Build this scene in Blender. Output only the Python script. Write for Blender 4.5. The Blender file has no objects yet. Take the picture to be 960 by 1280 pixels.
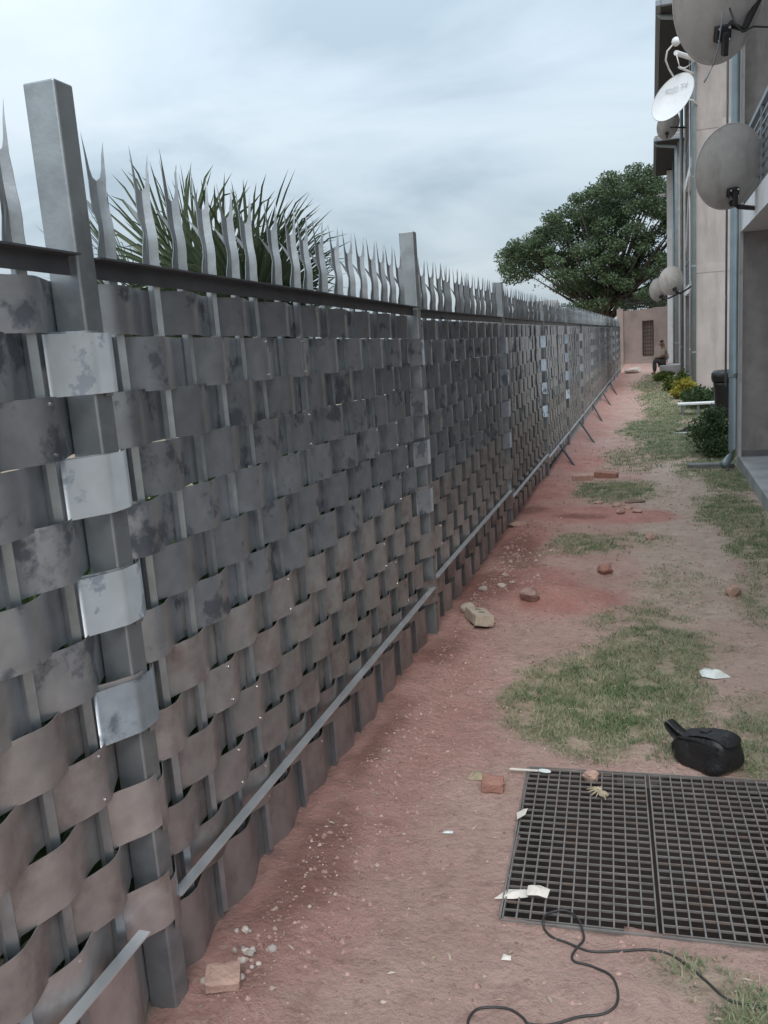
import bpy, bmesh, math, random
from math import sin, cos, pi, radians
from mathutils import Vector, Matrix, noise as mnoise
random.seed(7)
scene = bpy.context.scene
col = scene.collection

# ------------------------------------------------------------------ camera
CAM_H = 1.5
YAW, PITCH, ROLL, FPX = 0.31208, -0.19015, -0.07052, 1062.64
fw = Vector((-sin(YAW)*cos(PITCH), cos(YAW)*cos(PITCH), sin(PITCH)))
r0 = Vector((cos(YAW), sin(YAW), 0)); u0 = r0.cross(fw)
cr = cos(ROLL)*r0 + sin(ROLL)*u0; cu = -sin(ROLL)*r0 + cos(ROLL)*u0
cam_d = bpy.data.cameras.new('camera'); cam = bpy.data.objects.new('camera', cam_d); col.objects.link(cam)
cam_d.sensor_fit = 'HORIZONTAL'; cam_d.sensor_width = 36; cam_d.lens = FPX/960*36
cam_d.clip_start = 0.05; cam_d.clip_end = 3000
cam.matrix_world = Matrix(((cr.x, cu.x, -fw.x, 0), (cr.y, cu.y, -fw.y, 0), (cr.z, cu.z, -fw.z, CAM_H), (0, 0, 0, 1)))
scene.camera = cam

# ------------------------------------------------------------------ sky, sun, exposure
SUN_EL, SUN_AZ = radians(52), radians(170)      # azimuth clockwise from +Y
world = bpy.data.worlds.new('World'); scene.world = world; world.use_nodes = True
wn, wl = world.node_tree.nodes, world.node_tree.links
wn.clear()
def N(t, **k):
    n = wn.new(t)
    for a, b in k.items(): setattr(n, a, b)
    return n
out = N('ShaderNodeOutputWorld'); bg = N('ShaderNodeBackground')
sky = N('ShaderNodeTexSky', sky_type='NISHITA', sun_disc=False, sun_elevation=SUN_EL, sun_rotation=SUN_AZ)
sky.air_density = 1.3; sky.dust_density = 2.0
tc = N('ShaderNodeTexCoord'); sep = N('ShaderNodeSeparateXYZ'); wl.new(tc.outputs['Generated'], sep.inputs[0])
def M(op, a, b=None, c=None):
    n = N('ShaderNodeMath', operation=op)
    for i, v in enumerate((a, b, c)):
        if v is None: continue
        if isinstance(v, (int, float)): n.inputs[i].default_value = v
        else: wl.new(v, n.inputs[i])
    return n.outputs[0]
zc = M('MAXIMUM', sep.outputs['Z'], 0.0); den = M('ADD', zc, 0.22)
comb = N('ShaderNodeCombineXYZ')
wl.new(M('DIVIDE', sep.outputs['X'], den), comb.inputs[0]); wl.new(M('DIVIDE', sep.outputs['Y'], den), comb.inputs[1])
mp = N('ShaderNodeMapping'); mp.inputs['Rotation'].default_value = (0, 0, radians(25)); mp.inputs['Scale'].default_value = (0.95, 1.25, 1)
mp.inputs['Location'].default_value = (3.1, 1.7, 0)
wl.new(comb.outputs[0], mp.inputs[0])
n1 = N('ShaderNodeTexNoise'); n1.inputs['Scale'].default_value = 1.1; n1.inputs['Detail'].default_value = 8; n1.inputs['Roughness'].default_value = 0.52; n1.inputs['Distortion'].default_value = 0.5
wl.new(mp.outputs[0], n1.inputs['Vector'])
cr1 = N('ShaderNodeValToRGB'); e = cr1.color_ramp.elements
e[0].position = 0.36; e[0].color = (0.365, 0.455, 0.53, 1); e[1].position = 0.66; e[1].color = (0.59, 0.67, 0.73, 1)
m_ = e.new(0.5); m_.color = (0.495, 0.585, 0.66, 1)
wl.new(n1.outputs['Fac'], cr1.inputs[0])
# overcast sky: brighter towards the zenith (standard overcast law, softened)
grad = M('ADD', M('MULTIPLY', zc, 1.35), 0.655)
vm = N('ShaderNodeVectorMath', operation='SCALE'); wl.new(cr1.outputs[0], vm.inputs[0]); wl.new(grad, vm.inputs['Scale'])
vs = N('ShaderNodeVectorMath', operation='SCALE'); wl.new(sky.outputs[0], vs.inputs[0]); vs.inputs['Scale'].default_value = 0.1
mx = N('ShaderNodeMix', data_type='RGBA'); mx.inputs['Factor'].default_value = 0.9
wl.new(vs.outputs[0], mx.inputs['A']); wl.new(vm.outputs[0], mx.inputs['B'])
wl.new(mx.outputs['Result'], bg.inputs['Color']); bg.inputs['Strength'].default_value = 1.0
wl.new(bg.outputs[0], out.inputs['Surface'])

sd = bpy.data.lights.new('sun', 'SUN'); sun = bpy.data.objects.new('sun', sd); col.objects.link(sun)
sd.energy = 1.5; sd.angle = radians(40); sd.color = (1.0, 0.96, 0.92)
sdir = Vector((sin(SUN_AZ)*cos(SUN_EL), cos(SUN_AZ)*cos(SUN_EL), sin(SUN_EL)))
sun.rotation_euler = (-sdir).to_track_quat('-Z', 'Y').to_euler()
vsn = scene.view_settings
vsn.view_transform = 'Standard'; vsn.look = 'None'; vsn.exposure = 0.52; vsn.gamma = 1.0; vsn.use_curve_mapping = False

# ------------------------------------------------------------------ helpers
class MB:
    def __init__(s): s.v = []; s.f = []; s.m = []
    def add(s, vs, fs, mi=0):
        o = len(s.v); s.v += [tuple(p) for p in vs]
        for f in fs: s.f.append(tuple(i+o for i in f)); s.m.append(mi)
    def box(s, x0, x1, y0, y1, z0, z1, mi=0, mat=None):
        vs = [Vector(p) for p in ((x0,y0,z0),(x1,y0,z0),(x1,y1,z0),(x0,y1,z0),(x0,y0,z1),(x1,y0,z1),(x1,y1,z1),(x0,y1,z1))]
        if mat: vs = [mat @ p for p in vs]
        s.add(vs, [(3,2,1,0),(4,5,6,7),(0,1,5,4),(1,2,6,5),(2,3,7,6),(3,0,4,7)], mi)
    def tube(s, pts, r, n=8, mi=0, caps=True):
        pts = [Vector(p) for p in pts]; rings = []
        rr = r if isinstance(r, (list, tuple)) else [r]*len(pts)
        ref = Vector((0.13, 0.21, 0.97))
        o = len(s.v)
        for i, p in enumerate(pts):
            d = (pts[min(i+1, len(pts)-1)] - pts[max(i-1, 0)]).normalized()
            a = d.cross(ref if abs(d.dot(ref)) < .93 else Vector((1, 0, 0))).normalized(); b = d.cross(a)
            for k in range(n):
                t = 2*pi*k/n; s.v.append(tuple(p + (a*cos(t)+b*sin(t))*rr[i]))
        for i in range(len(pts)-1):
            for k in range(n):
                s.f.append((o+i*n+k, o+i*n+(k+1) % n, o+(i+1)*n+(k+1) % n, o+(i+1)*n+k)); s.m.append(mi)
        if caps:
            s.f.append(tuple(o+k for k in reversed(range(n)))); s.m.append(mi)
            s.f.append(tuple(o+(len(pts)-1)*n+k for k in range(n))); s.m.append(mi)
    def bar(s, a, b, w, h, mi=0):
        a, b = Vector(a), Vector(b); d = (b-a).normalized()
        up = Vector((0, 0, 1)) if abs(d.z) < .95 else Vector((1, 0, 0))
        x = d.cross(up).normalized()*w/2; y = x.cross(d).normalized()*h/2
        s.add([a-x-y, a+x-y, a+x+y, a-x+y, b-x-y, b+x-y, b+x+y, b-x+y], [(0,1,2,3),(7,6,5,4),(4,5,1,0),(5,6,2,1),(6,7,3,2),(7,4,0,3)], mi)
    def mesh(s, name):
        me = bpy.data.meshes.new(name); me.from_pydata(s.v, [], s.f); me.update(); return me
    def build(s, name, mats, parent=None, smooth=False, loc=None, bevel=0):
        me = s.mesh(name)
        for m in (mats if isinstance(mats, (list, tuple)) else [mats]): me.materials.append(m)
        me.polygons.foreach_set('material_index', s.m)
        if smooth: me.polygons.foreach_set('use_smooth', [True]*len(me.polygons))
        o = place(name, me, parent, loc)
        if bevel:
            b = o.modifiers.new('bevel', 'BEVEL'); b.width = bevel; b.segments = 2; b.limit_method = 'ANGLE'
        return o
def place(name, me, parent=None, loc=None):
    o = bpy.data.objects.new(name, me); col.objects.link(o)
    if parent: o.parent = parent
    if loc is not None: o.location = loc
    return o
def empty(name, loc=(0, 0, 0), rz=0):
    o = bpy.data.objects.new(name, None); col.objects.link(o); o.location = loc; o.rotation_euler[2] = rz; o.empty_display_size = .1
    return o
def tag(o, label, cat, group=None, kind=None):
    o['label'] = label; o['category'] = cat
    if group: o['group'] = group
    if kind: o['kind'] = kind
    return o
def structure(o): o['kind'] = 'structure'; return o
def nz(x, y, z=0): return mnoise.noise(Vector((x, y, z)))
def fbm(x, y, z=0, o=4):
    s, a = 0, 1
    for i in range(o): s += a*mnoise.noise(Vector((x, y, z+i*7.3))); x *= 2.03; y *= 2.03; a *= .5
    return s
def sstep(a, b, x):
    t = max(0, min(1, (x-a)/(b-a))); return t*t*(3-2*t)

# ------------------------------------------------------------------ materials
def mat(name, color, rough=.7, metal=0.0, var=0.0, vscale=8, bump=0.0, bscale=60, col2=None, c2scale=3, c2lo=.45, c2hi=.62, spec=.5, rand=0.0, stretch=None, rvar=0.0):
    m = bpy.data.materials.new(name); m.use_nodes = True; t = m.node_tree; n = t.nodes; L = t.links
    p = n['Principled BSDF']; p.inputs['Roughness'].default_value = rough; p.inputs['Metallic'].default_value = metal
    p.inputs['Specular IOR Level'].default_value = spec
    c = n.new('ShaderNodeTexCoord'); vec = c.outputs['Object']
    oi = n.new('ShaderNodeObjectInfo')
    off = n.new('ShaderNodeVectorMath'); off.operation = 'ADD'
    rs = n.new('ShaderNodeMath'); rs.operation = 'MULTIPLY'; rs.inputs[1].default_value = 37.0; L.new(oi.outputs['Random'], rs.inputs[0])
    L.new(vec, off.inputs[0]); L.new(rs.outputs[0], off.inputs[1]); vec = off.outputs[0]
    if stretch:
        mpn = n.new('ShaderNodeMapping'); mpn.inputs['Scale'].default_value = stretch; L.new(vec, mpn.inputs[0]); vec2 = mpn.outputs[0]
    else: vec2 = vec
    rgb = n.new('ShaderNodeRGB'); rgb.outputs[0].default_value = (*color, 1); cur = rgb.outputs[0]
    if col2:
        tn = n.new('ShaderNodeTexNoise'); tn.inputs['Scale'].default_value = c2scale; tn.inputs['Detail'].default_value = 7; tn.inputs['Roughness'].default_value = .62; L.new(vec2, tn.inputs['Vector'])
        rp = n.new('ShaderNodeMapRange'); rp.inputs['From Min'].default_value = c2lo; rp.inputs['From Max'].default_value = c2hi; L.new(tn.outputs['Fac'], rp.inputs['Value'])
        mxn = n.new('ShaderNodeMix'); mxn.data_type = 'RGBA'; L.new(rp.outputs[0], mxn.inputs['Factor']); L.new(cur, mxn.inputs['A']); mxn.inputs['B'].default_value = (*col2, 1); cur = mxn.outputs['Result']
        if rvar:
            ra = n.new('ShaderNodeMapRange'); ra.inputs['To Min'].default_value = rough; ra.inputs['To Max'].default_value = rough+rvar; L.new(rp.outputs[0], ra.inputs['Value']); L.new(ra.outputs[0], p.inputs['Roughness'])
    if var or rand:
        vn = n.new('ShaderNodeTexNoise'); vn.inputs['Scale'].default_value = vscale; vn.inputs['Detail'].default_value = 5; L.new(vec, vn.inputs['Vector'])
        a = n.new('ShaderNodeMapRange'); a.inputs['From Min'].default_value = .25; a.inputs['From Max'].default_value = .75; a.inputs['To Min'].default_value = 1-var; a.inputs['To Max'].default_value = 1+var; L.new(vn.outputs['Fac'], a.inputs['Value'])
        b = n.new('ShaderNodeMapRange'); b.inputs['To Min'].default_value = 1-rand; b.inputs['To Max'].default_value = 1+rand; L.new(oi.outputs['Random'], b.inputs['Value'])
        mu = n.new('ShaderNodeMath'); mu.operation = 'MULTIPLY'; L.new(a.outputs[0], mu.inputs[0]); L.new(b.outputs[0], mu.inputs[1])
        sc = n.new('ShaderNodeVectorMath'); sc.operation = 'SCALE'; L.new(cur, sc.inputs[0]); L.new(mu.outputs[0], sc.inputs['Scale']); cur = sc.outputs[0]
    L.new(cur, p.inputs['Base Color'])
    if bump:
        bn = n.new('ShaderNodeTexNoise'); bn.inputs['Scale'].default_value = bscale; bn.inputs['Detail'].default_value = 4; L.new(vec, bn.inputs['Vector'])
        bu = n.new('ShaderNodeBump'); bu.inputs['Strength'].default_value = bump; bu.inputs['Distance'].default_value = .01; L.new(bn.outputs['Fac'], bu.inputs['Height']); L.new(bu.outputs[0], p.inputs['Normal'])
    return m
STRIP = mat('strip_steel', (.42,.435,.46), .36, .82, var=.16, vscale=20, bump=.06, bscale=26, col2=(.16,.175,.20), c2scale=7, c2lo=.555, c2hi=.625, rand=.16, rvar=.22)
STRIPD = mat('dust_reflect_strip_steel', (.42,.40,.395), .42, .72, var=.18, vscale=20, bump=.06, bscale=26, col2=(.29,.23,.21), c2scale=6, c2lo=.50, c2hi=.68, rand=.16, rvar=.3)  # brown tone holds both dust and the reflection of the red ground
POST = mat('post_steel', (.33,.355,.37), .45, .75, var=.14, vscale=14, bump=.06, bscale=90, col2=(.20,.215,.23), c2scale=4, c2lo=.5, c2hi=.7, rvar=.1)
PALE = mat('pale_steel', (.355,.38,.40), .42, .8, var=.16, vscale=25, bump=.04, bscale=80, rand=.14)
RAIL = mat('rail_steel', (.10,.105,.115), .5, .5, var=.25, vscale=10, bump=.05, bscale=70)
LRAIL = mat('lower_rail_steel', (.72,.75,.77), .40, .8, var=.12, vscale=12)
SCREW = mat('screw_steel', (.8,.8,.8), .25, 1.0)
PLASTER = mat('beige_plaster', (.395,.36,.345), .9, var=.10, vscale=2.5, bump=.35, bscale=140, col2=(.30,.27,.255), c2scale=2.2, c2lo=.47, c2hi=.72, stretch=(2,2,.3))
PLASTER2 = mat('rough_beige_plaster', (.37,.34,.325), .95, var=.16, vscale=6, bump=.8, bscale=110, col2=(.27,.245,.23), c2scale=2.6, c2lo=.47, c2hi=.70, stretch=(2,2,.45))
WHITEP = mat('white_paint', (.72,.72,.72), .6, var=.08, vscale=5, col2=(.5,.48,.46), c2scale=4, c2lo=.58, c2hi=.72)
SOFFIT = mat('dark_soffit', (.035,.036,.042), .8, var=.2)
GUTTER = mat('gutter_grey', (.22,.245,.27), .45, .3, var=.1)
PIPE = mat('pipe_blue_grey', (.235,.285,.305), .45, .25, var=.12, vscale=6, stretch=None)
WPIPE = mat('white_pipe', (.68,.68,.70), .5, var=.06)
TILE = mat('roof_tile', (.22,.20,.19), .85, var=.2)
CONC = mat('concrete', (.36,.37,.37), .85, var=.14, vscale=5, bump=.3, bscale=70, col2=(.25,.25,.25), c2scale=2.5)
CONCD = mat('dark_concrete', (.17,.17,.17), .9, var=.2)
DARKMET = mat('black_steel', (.03,.03,.033), .5, .3, var=.2)
PINK = mat('pink_plaster', (.35,.275,.245), .92, var=.1, vscale=1.5, bump=.3, bscale=60, col2=(.22,.18,.165), c2scale=.8, c2lo=.48, c2hi=.68)
BROWN = mat('brown_gate', (.045,.028,.025), .7)
GLASS = mat('window_glass', (.03,.04,.045), .08, spec=.8)
DISHG = mat('grey_dish', (.50,.485,.47), .55, var=.1, vscale=14, col2=(.38,.36,.34), c2scale=4, c2lo=.48, c2hi=.70, stretch=(2.2,.5,2.2))
DISHW = mat('white_dish', (.58,.60,.62), .45, var=.04)
PRINT = mat('grey_print', (.22,.24,.28), .6)
BLACKP = mat('black_plastic', (.012,.012,.013), .38, var=.2, bump=.1, bscale=30)
BLACKC = mat('black_cloth', (.013,.013,.014), .55, var=.3, vscale=25, bump=.5, bscale=45)
CABLE = mat('cable_rubber', (.03,.03,.03), .5)
GRATE = mat('grate_steel', (.21,.195,.185), .6, .35, var=.3, vscale=18, col2=(.20,.14,.11), c2scale=7, c2lo=.52, c2hi=.70)
BRICKY = mat('cement_brick', (.46,.39,.31), .95, var=.15, vscale=20, bump=.6, bscale=120)
HOLE = mat('brick_core_hole', (.20,.17,.14), .95)
BRICKR = mat('red_brick', (.34,.18,.14), .95, var=.22, vscale=22, bump=.7, bscale=100)
BRICKP = mat('pale_red_brick', (.44,.29,.235), .95, var=.2, vscale=22, bump=.6, bscale=100)
STONE = mat('brown_stone', (.30,.185,.155), .9, var=.3, vscale=15, bump=.8, bscale=50, col2=(.38,.28,.25), c2scale=12)
PEB = mat('pale_pebble', (.48,.42,.38), .9, var=.25, vscale=30, rand=.3)
PAPER = mat('pale_paper', (.68,.64,.58), .9, var=.1, vscale=20, col2=(.5,.42,.36), c2scale=12, c2lo=.55, c2hi=.7)
PLAST = mat('clear_white_plastic', (.66,.70,.68), .25, var=.08, vscale=30)
DRY = mat('dry_leaf', (.36,.30,.21), .9, var=.3, vscale=30)
TWIG = mat('twig', (.17,.12,.09), .9, var=.2)
BARK = mat('bark', (.075,.06,.05), .95, var=.3, bump=.6, bscale=20)
def leafmat(name, a, b, rough=.6, trans=.25):
    m = bpy.data.materials.new(name); m.use_nodes = True; n, L = m.node_tree.nodes, m.node_tree.links
    p = n['Principled BSDF']; p.inputs['Roughness'].default_value = rough; p.inputs['Specular IOR Level'].default_value = .3
    g = n.new('ShaderNodeNewGeometry'); mixn = n.new('ShaderNodeMix'); mixn.data_type = 'RGBA'
    L.new(g.outputs['Random Per Island'], mixn.inputs['Factor']); mixn.inputs['A'].default_value = (*a, 1); mixn.inputs['B'].default_value = (*b, 1)
    L.new(mixn.outputs['Result'], p.inputs['Base Color'])
    t = n.new('ShaderNodeBsdfTranslucent'); L.new(mixn.outputs['Result'], t.inputs['Color'])
    ms = n.new('ShaderNodeMixShader'); ms.inputs[0].default_value = trans
    L.new(p.outputs[0], ms.inputs[1]); L.new(t.outputs[0], ms.inputs[2]); L.new(ms.outputs[0], n['Material Output'].inputs['Surface'])
    return m
LEAFT = leafmat('tree_leaf', (.048,.085,.045), (.135,.18,.095))
LEAFB = leafmat('bush_leaf', (.028,.055,.022), (.07,.11,.04))
LEAFY = leafmat('yellow_bush_leaf', (.20,.19,.03), (.36,.32,.05))
LEAFG = leafmat('hedge_leaf', (.07,.11,.03), (.15,.19,.05))
PALMG = leafmat('palm_leaf', (.055,.08,.045), (.16,.19,.115), .5)
GRASSM = leafmat('grass_blade', (.095,.155,.065), (.40,.37,.26), .8, .3)
def grass_material():
    m = leafmat('grass_blade', (.10,.185,.07), (.47,.435,.315), .8, .3); n, L = m.node_tree.nodes, m.node_tree.links
    g = [x for x in n if x.bl_idname == 'ShaderNodeNewGeometry'][0]; mixn = [x for x in n if x.bl_idname == 'ShaderNodeMix'][0]
    t = n.new('ShaderNodeTexNoise'); t.inputs['Scale'].default_value = 5.5; t.inputs['Detail'].default_value = 5; t.inputs['Roughness'].default_value = .65; L.new(g.outputs['Position'], t.inputs['Vector'])
    a = n.new('ShaderNodeMath'); a.operation = 'MULTIPLY_ADD'; L.new(t.outputs['Fac'], a.inputs[0]); a.inputs[1].default_value = 2.6; a.inputs[2].default_value = -1.22
    b = n.new('ShaderNodeMath'); b.operation = 'MULTIPLY_ADD'; L.new(g.outputs['Random Per Island'], b.inputs[0]); b.inputs[1].default_value = .75; L.new(a.outputs[0], b.inputs[2]); b.use_clamp = True
    L.new(b.outputs[0], mixn.inputs['Factor']); return m
GRASSM = grass_material()
DRYM = leafmat('litter', (.30,.24,.17), (.52,.46,.37), .9, .1)

# ------------------------------------------------------------------ ground
GX0, GX1, GY0, GY1, GROT = -.412, .408, 1.992, 2.817, radians(2.6)
GC = Vector(((GX0+GX1)/2, (GY0+GY1)/2, 0))
def grate_uv(x, y):
    dx, dy = x-GC.x, y-GC.y; c, s = cos(-GROT), sin(-GROT)
    return dx*c-dy*s, dx*s+dy*c
GW, GH = (GX1-GX0)/2, (GY1-GY0)/2
grass_blobs = [  # x, y, rx, ry, strength
    (-.13,3.5,.50,.60,1.0), (.03,4.05,.36,.50,.85), (.36,3.15,.16,.5,.75), (-.30,3.35,.34,.45,.8), (-.10,4.5,.35,.35,.55),
    (-.5,6.15,.36,.36,.75), (-.15,6.3,.35,.3,.5), (-.36,8.35,.52,.65,.85), (-.2,10.6,.5,1.2,.55), (.60,7.4,.28,1.0,.9), (.66,6.1,.22,.8,.75), (.76,8.9,.35,.9,.95),
    (.30,11.6,.55,1.6,.95), (.1,13.6,.6,1.9,.85), (.35,16.5,.6,2.4,.85), (.6,5.0,.22,.7,.5), (.15,20,.55,3,.7), (-.05,24.5,.5,3.5,.6), (.27,1.72,.16,.16,.95), (.10,1.86,.14,.08,.6), (.35,2.0,.1,.3,.5),
    (.05,29,.4,3,.5), (.68,6.8,.26,1.6,.8), (.5,9.6,.35,.8,.7), (.15,5.3,.3,.5,.35), (.75,12,.5,3,.9), (.8,18,.4,5,.8)]
mounds = [(-.50,4.80,.36,.36,.050), (-.75,5.05,.40,.5,.03), (-.62,7.25,.7,.42,.045), (-.2,7.15,.4,.3,.02), (-1.0,8.3,.3,.8,.05), (-.9,10.3,.4,.8,.03), (-.95,6.35,.22,.6,.02)]
def masks(x, y):
    n = fbm(x*1.9, y*1.9, 3, 4); n2 = fbm(x*6, y*6, 9, 3)
    g = 0
    for bx, by, rx, ry, s in grass_blobs:
        d = math.hypot((x-bx)/rx, (y-by)/ry) + .30*n + .16*n2
        g = max(g, s*(1-sstep(.45, 1.28, d)))
    if x > .95 and y < 60: g = max(g, .8)
    red = 0
    for bx, by, rx, ry, hh in mounds:
        d = math.hypot((x-bx)/rx, (y-by)/ry) + .25*n
        red = max(red, 1-sstep(.65, 1.15, d))
    near = 1-sstep(.10, .55, x+1.08 - .28*n + .03*max(0, 3.5-y))
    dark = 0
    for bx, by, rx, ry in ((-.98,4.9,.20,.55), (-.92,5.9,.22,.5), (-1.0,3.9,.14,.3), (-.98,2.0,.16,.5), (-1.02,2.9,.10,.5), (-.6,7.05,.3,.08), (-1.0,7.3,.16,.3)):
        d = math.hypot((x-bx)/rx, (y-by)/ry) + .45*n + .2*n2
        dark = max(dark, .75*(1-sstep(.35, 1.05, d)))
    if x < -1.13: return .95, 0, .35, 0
    tan = 1-sstep(.75, 1.15, math.hypot((x-.22)/.38, (y-7.2)/3.4)+.2*n)
    tan = max(tan, sstep(.05, .5, x+.25*n)*(1-sstep(6, 14, y))*.55)
    return g*(1-.85*red), max(red, near*.6), dark, tan
def ground_z(x, y, raw=False):
    z = .012*fbm(x*1.3, y*1.3, 0, 3) + .008*fbm(x*7, y*7, 5, 4)
    for bx, by, rx, ry, hh in mounds:
        d = math.hypot((x-bx)/rx, (y-by)/ry); z += hh*(1-sstep(0, 1.05, d+.12*nz(x*5, y*5)))
    z += .022*(1-sstep(.03, .25, x+1.05))*(.6+.8*abs(nz(x*8, y*8, 2)))*(1-sstep(20, 30, y))
    if not raw:
        f = 1-sstep(1.0, 3.2, math.hypot(x-.0, (y-2.4))*1.0+.9*0)
        u, v = grate_uv(x, y); m = max(abs(u)-GW, abs(v)-GH)
        z = z*sstep(0, .25, m) - .004 if m > -.001 else z
    if x > .9 or y > 60 or x < -30: z *= .2
    return z
def axis(segs):
    o = [segs[0][0]]
    for a, b, st in segs:
        k = max(1, round((b-a)/st)); o += [a+(b-a)*(i+1)/k for i in range(k)]
    return o
xs = axis([(-900,-100,200), (-100,-10,15), (-10,-1.6,.7), (-1.6,-1.2,.1), (-1.2,1.0,.02), (1.0,2.0,.2), (2,10,1), (10,100,15), (100,900,200)])
ys = axis([(-900,-100,200), (-100,-10,15), (-10,1.1,.6), (1.1,1.4,.06), (1.4,4.6,.02), (4.6,9,.035), (9,14,.07), (14,45,.3), (45,100,5), (100,900,200)])
NX = len(xs)
verts, vc = [], []
for y in ys:
    for x in xs:
        u, v = grate_uv(x, y)
        if abs(u) < GW-.012 and abs(v) < GH-.012: z = -.55 + .03*nz(x*9, y*9)
        else: z = ground_z(x, y)
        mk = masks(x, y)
        if z < -.3: mk = (0, 0, 1, 0)          # pit soil darkened to stand in for its shade
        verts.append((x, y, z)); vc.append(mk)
faces = [(j*NX+i, j*NX+i+1, (j+1)*NX+i+1, (j+1)*NX+i) for j in range(len(ys)-1) for i in range(NX-1)]
gm = bpy.data.meshes.new('ground'); gm.from_pydata(verts, [], faces); gm.update()
ca = gm.color_attributes.new('soil', 'FLOAT_COLOR', 'POINT')
ca.data.foreach_set('color', [c for t in vc for c in t])
gm.polygons.foreach_set('use_smooth', [True]*len(gm.polygons))
def ground_material():
    m = bpy.data.materials.new('soil_ground'); m.use_nodes = True; n, L = m.node_tree.nodes, m.node_tree.links
    p = n['Principled BSDF']; p.inputs['Roughness'].default_value = .95; p.inputs['Specular IOR Level'].default_value = .2
    at = n.new('ShaderNodeVertexColor'); at.layer_name = 'soil'; sp = n.new('ShaderNodeSeparateColor'); L.new(at.outputs['Color'], sp.inputs[0])
    tcn = n.new('ShaderNodeTexCoord')
    def noi(s, d=6, r=.6):
        t = n.new('ShaderNodeTexNoise'); t.inputs['Scale'].default_value = s; t.inputs['Detail'].default_value = d; t.inputs['Roughness'].default_value = r; L.new(tcn.outputs['Object'], t.inputs['Vector']); return t.outputs['Fac']
    def mixc(f, a, b):
        x = n.new('ShaderNodeMix'); x.data_type = 'RGBA'
        L.new(f, x.inputs['Factor'])
        for k, v in (('A', a), ('B', b)):
            if isinstance(v, tuple): x.inputs[k].default_value = (*v, 1)
            else: L.new(v, x.inputs[k])
        return x.outputs['Result']
    def rng(v, a, b, lo=0., hi=1.):
        r = n.new('ShaderNodeMapRange'); r.inputs['From Min'].default_value = a; r.inputs['From Max'].default_value = b; r.inputs['To Min'].default_value = lo; r.inputs['To Max'].default_value = hi; L.new(v, r.inputs['Value']); return r.outputs[0]
    base = mixc(rng(noi(2.2), .35, .65), (.46,.295,.255), (.55,.38,.33))
    base = mixc(at.outputs['Alpha'], base, mixc(rng(noi(5), .35, .65), (.48,.37,.305), (.56,.455,.38)))
    base = mixc(sp.outputs[0], base, base)
    redc = mixc(rng(noi(4), .35, .65), (.44,.205,.175), (.54,.285,.245))
    base = mixc(sp.outputs[1], base, redc)
    gr = mixc(rng(noi(14, 8, .7), .38, .62), (.17,.20,.10), (.46,.40,.30))
    base = mixc(rng(sp.outputs[0], .15, .95, 0, .85), base, gr)
    base = mixc(rng(noi(13, 8, .72), .50, .68, 0, .5), base, (.25,.155,.135))
    base = mixc(rng(noi(17, 8, .72), .54, .70, 0, .5), base, (.47,.36,.315))
    # fine grains, chips and grit of the soil
    base = mixc(rng(noi(55, 4, .7), .56, .70, 0, .55), base, (.47,.365,.32))
    base = mixc(rng(noi(38, 5, .7), .60, .74, 0, .6), base, (.14,.085,.07))
    vo = n.new('ShaderNodeTexVoronoi'); vo.inputs['Scale'].default_value = 42; L.new(tcn.outputs['Object'], vo.inputs['Vector'])
    chip = rng(vo.outputs['Distance'], .10, .16, 1, 0)
    vsel = n.new('ShaderNodeSeparateColor'); L.new(vo.outputs['Color'], vsel.inputs[0])
    sel = rng(vsel.outputs[0], .86, .90)
    mm = n.new('ShaderNodeMath'); mm.operation = 'MULTIPLY'; L.new(chip, mm.inputs[0]); L.new(sel, mm.inputs[1])
    base = mixc(mm.outputs[0], base, (.60,.52,.47))
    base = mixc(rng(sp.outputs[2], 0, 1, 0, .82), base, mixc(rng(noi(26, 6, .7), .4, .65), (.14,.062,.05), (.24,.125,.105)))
    L.new(base, p.inputs['Base Color'])
    b1 = n.new('ShaderNodeBump'); b1.inputs['Strength'].default_value = 1.0; b1.inputs['Distance'].default_value = .03; L.new(noi(30, 8, .7), b1.inputs['Height'])
    L.new(b1.outputs[0], p.inputs['Normal'])
    return m
gm.materials.append(ground_material()); gm.materials.append(mat('pit_shade', (.03,.022,.02), .9, var=.3))  # near-black pit faces carry the shade under the grate in their colour
gm.polygons.foreach_set('material_index', [1 if min(verts[i][2] for i in f) < -.3 else 0 for f in faces])
ground = structure(place('ground', gm))
def gz(x, y): return ground_z(x, y)

# ------------------------------------------------------------------ the fence
FD, FY1, FS = 1.0777, 1.490, 2.598
NB = 13                                    # bays 0..12
PITCH_P = FS/18
PW, PD = .058, .072                        # post width along the fence, depth
fence = empty('woven_fence', (-FD, FY1, 0))
tag(fence, 'long grey steel palisade fence woven with wide horizontal metal strips, forked spikes along its top', 'fence')
def F(p): return (p[0]+FD, p[1]-FY1, p[2])    # world -> fence space
post_top = {0: 2.05, 1: 2.047, 2: 2.037, 3: 1.935, 4: 1.875, 5: 1.867}
def rail_z(b):      # lower front edge of the top rail at both ends of bay b
    if b == 0: return 1.700, 1.684
    if b == 1: return 1.681, 1.643
    if b == 2: return 1.634, 1.628
    return 1.624, 1.622
WX = -FD-.040                               # weave centre plane
# posts
for i in range(0, NB+1):
    y = FY1 + (i-1)*FS
    top = post_top.get(i, 1.86 + .01*random.uniform(-1, 1))
    b = MB(); b.box(-PD, 0, 0, PW, -.15, top)
    p = b.build('post', POST, fence, loc=F((-FD, y, 0)), bevel=.004)
    p.rotation_euler = (radians(random.uniform(-.25, .25)) if i > 1 else 0, radians(random.uniform(-.2, .2)) if i > 1 else 0, 0)
    if i > 2: p.rotation_euler[1] += radians(random.uniform(-.3, .3))
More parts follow.
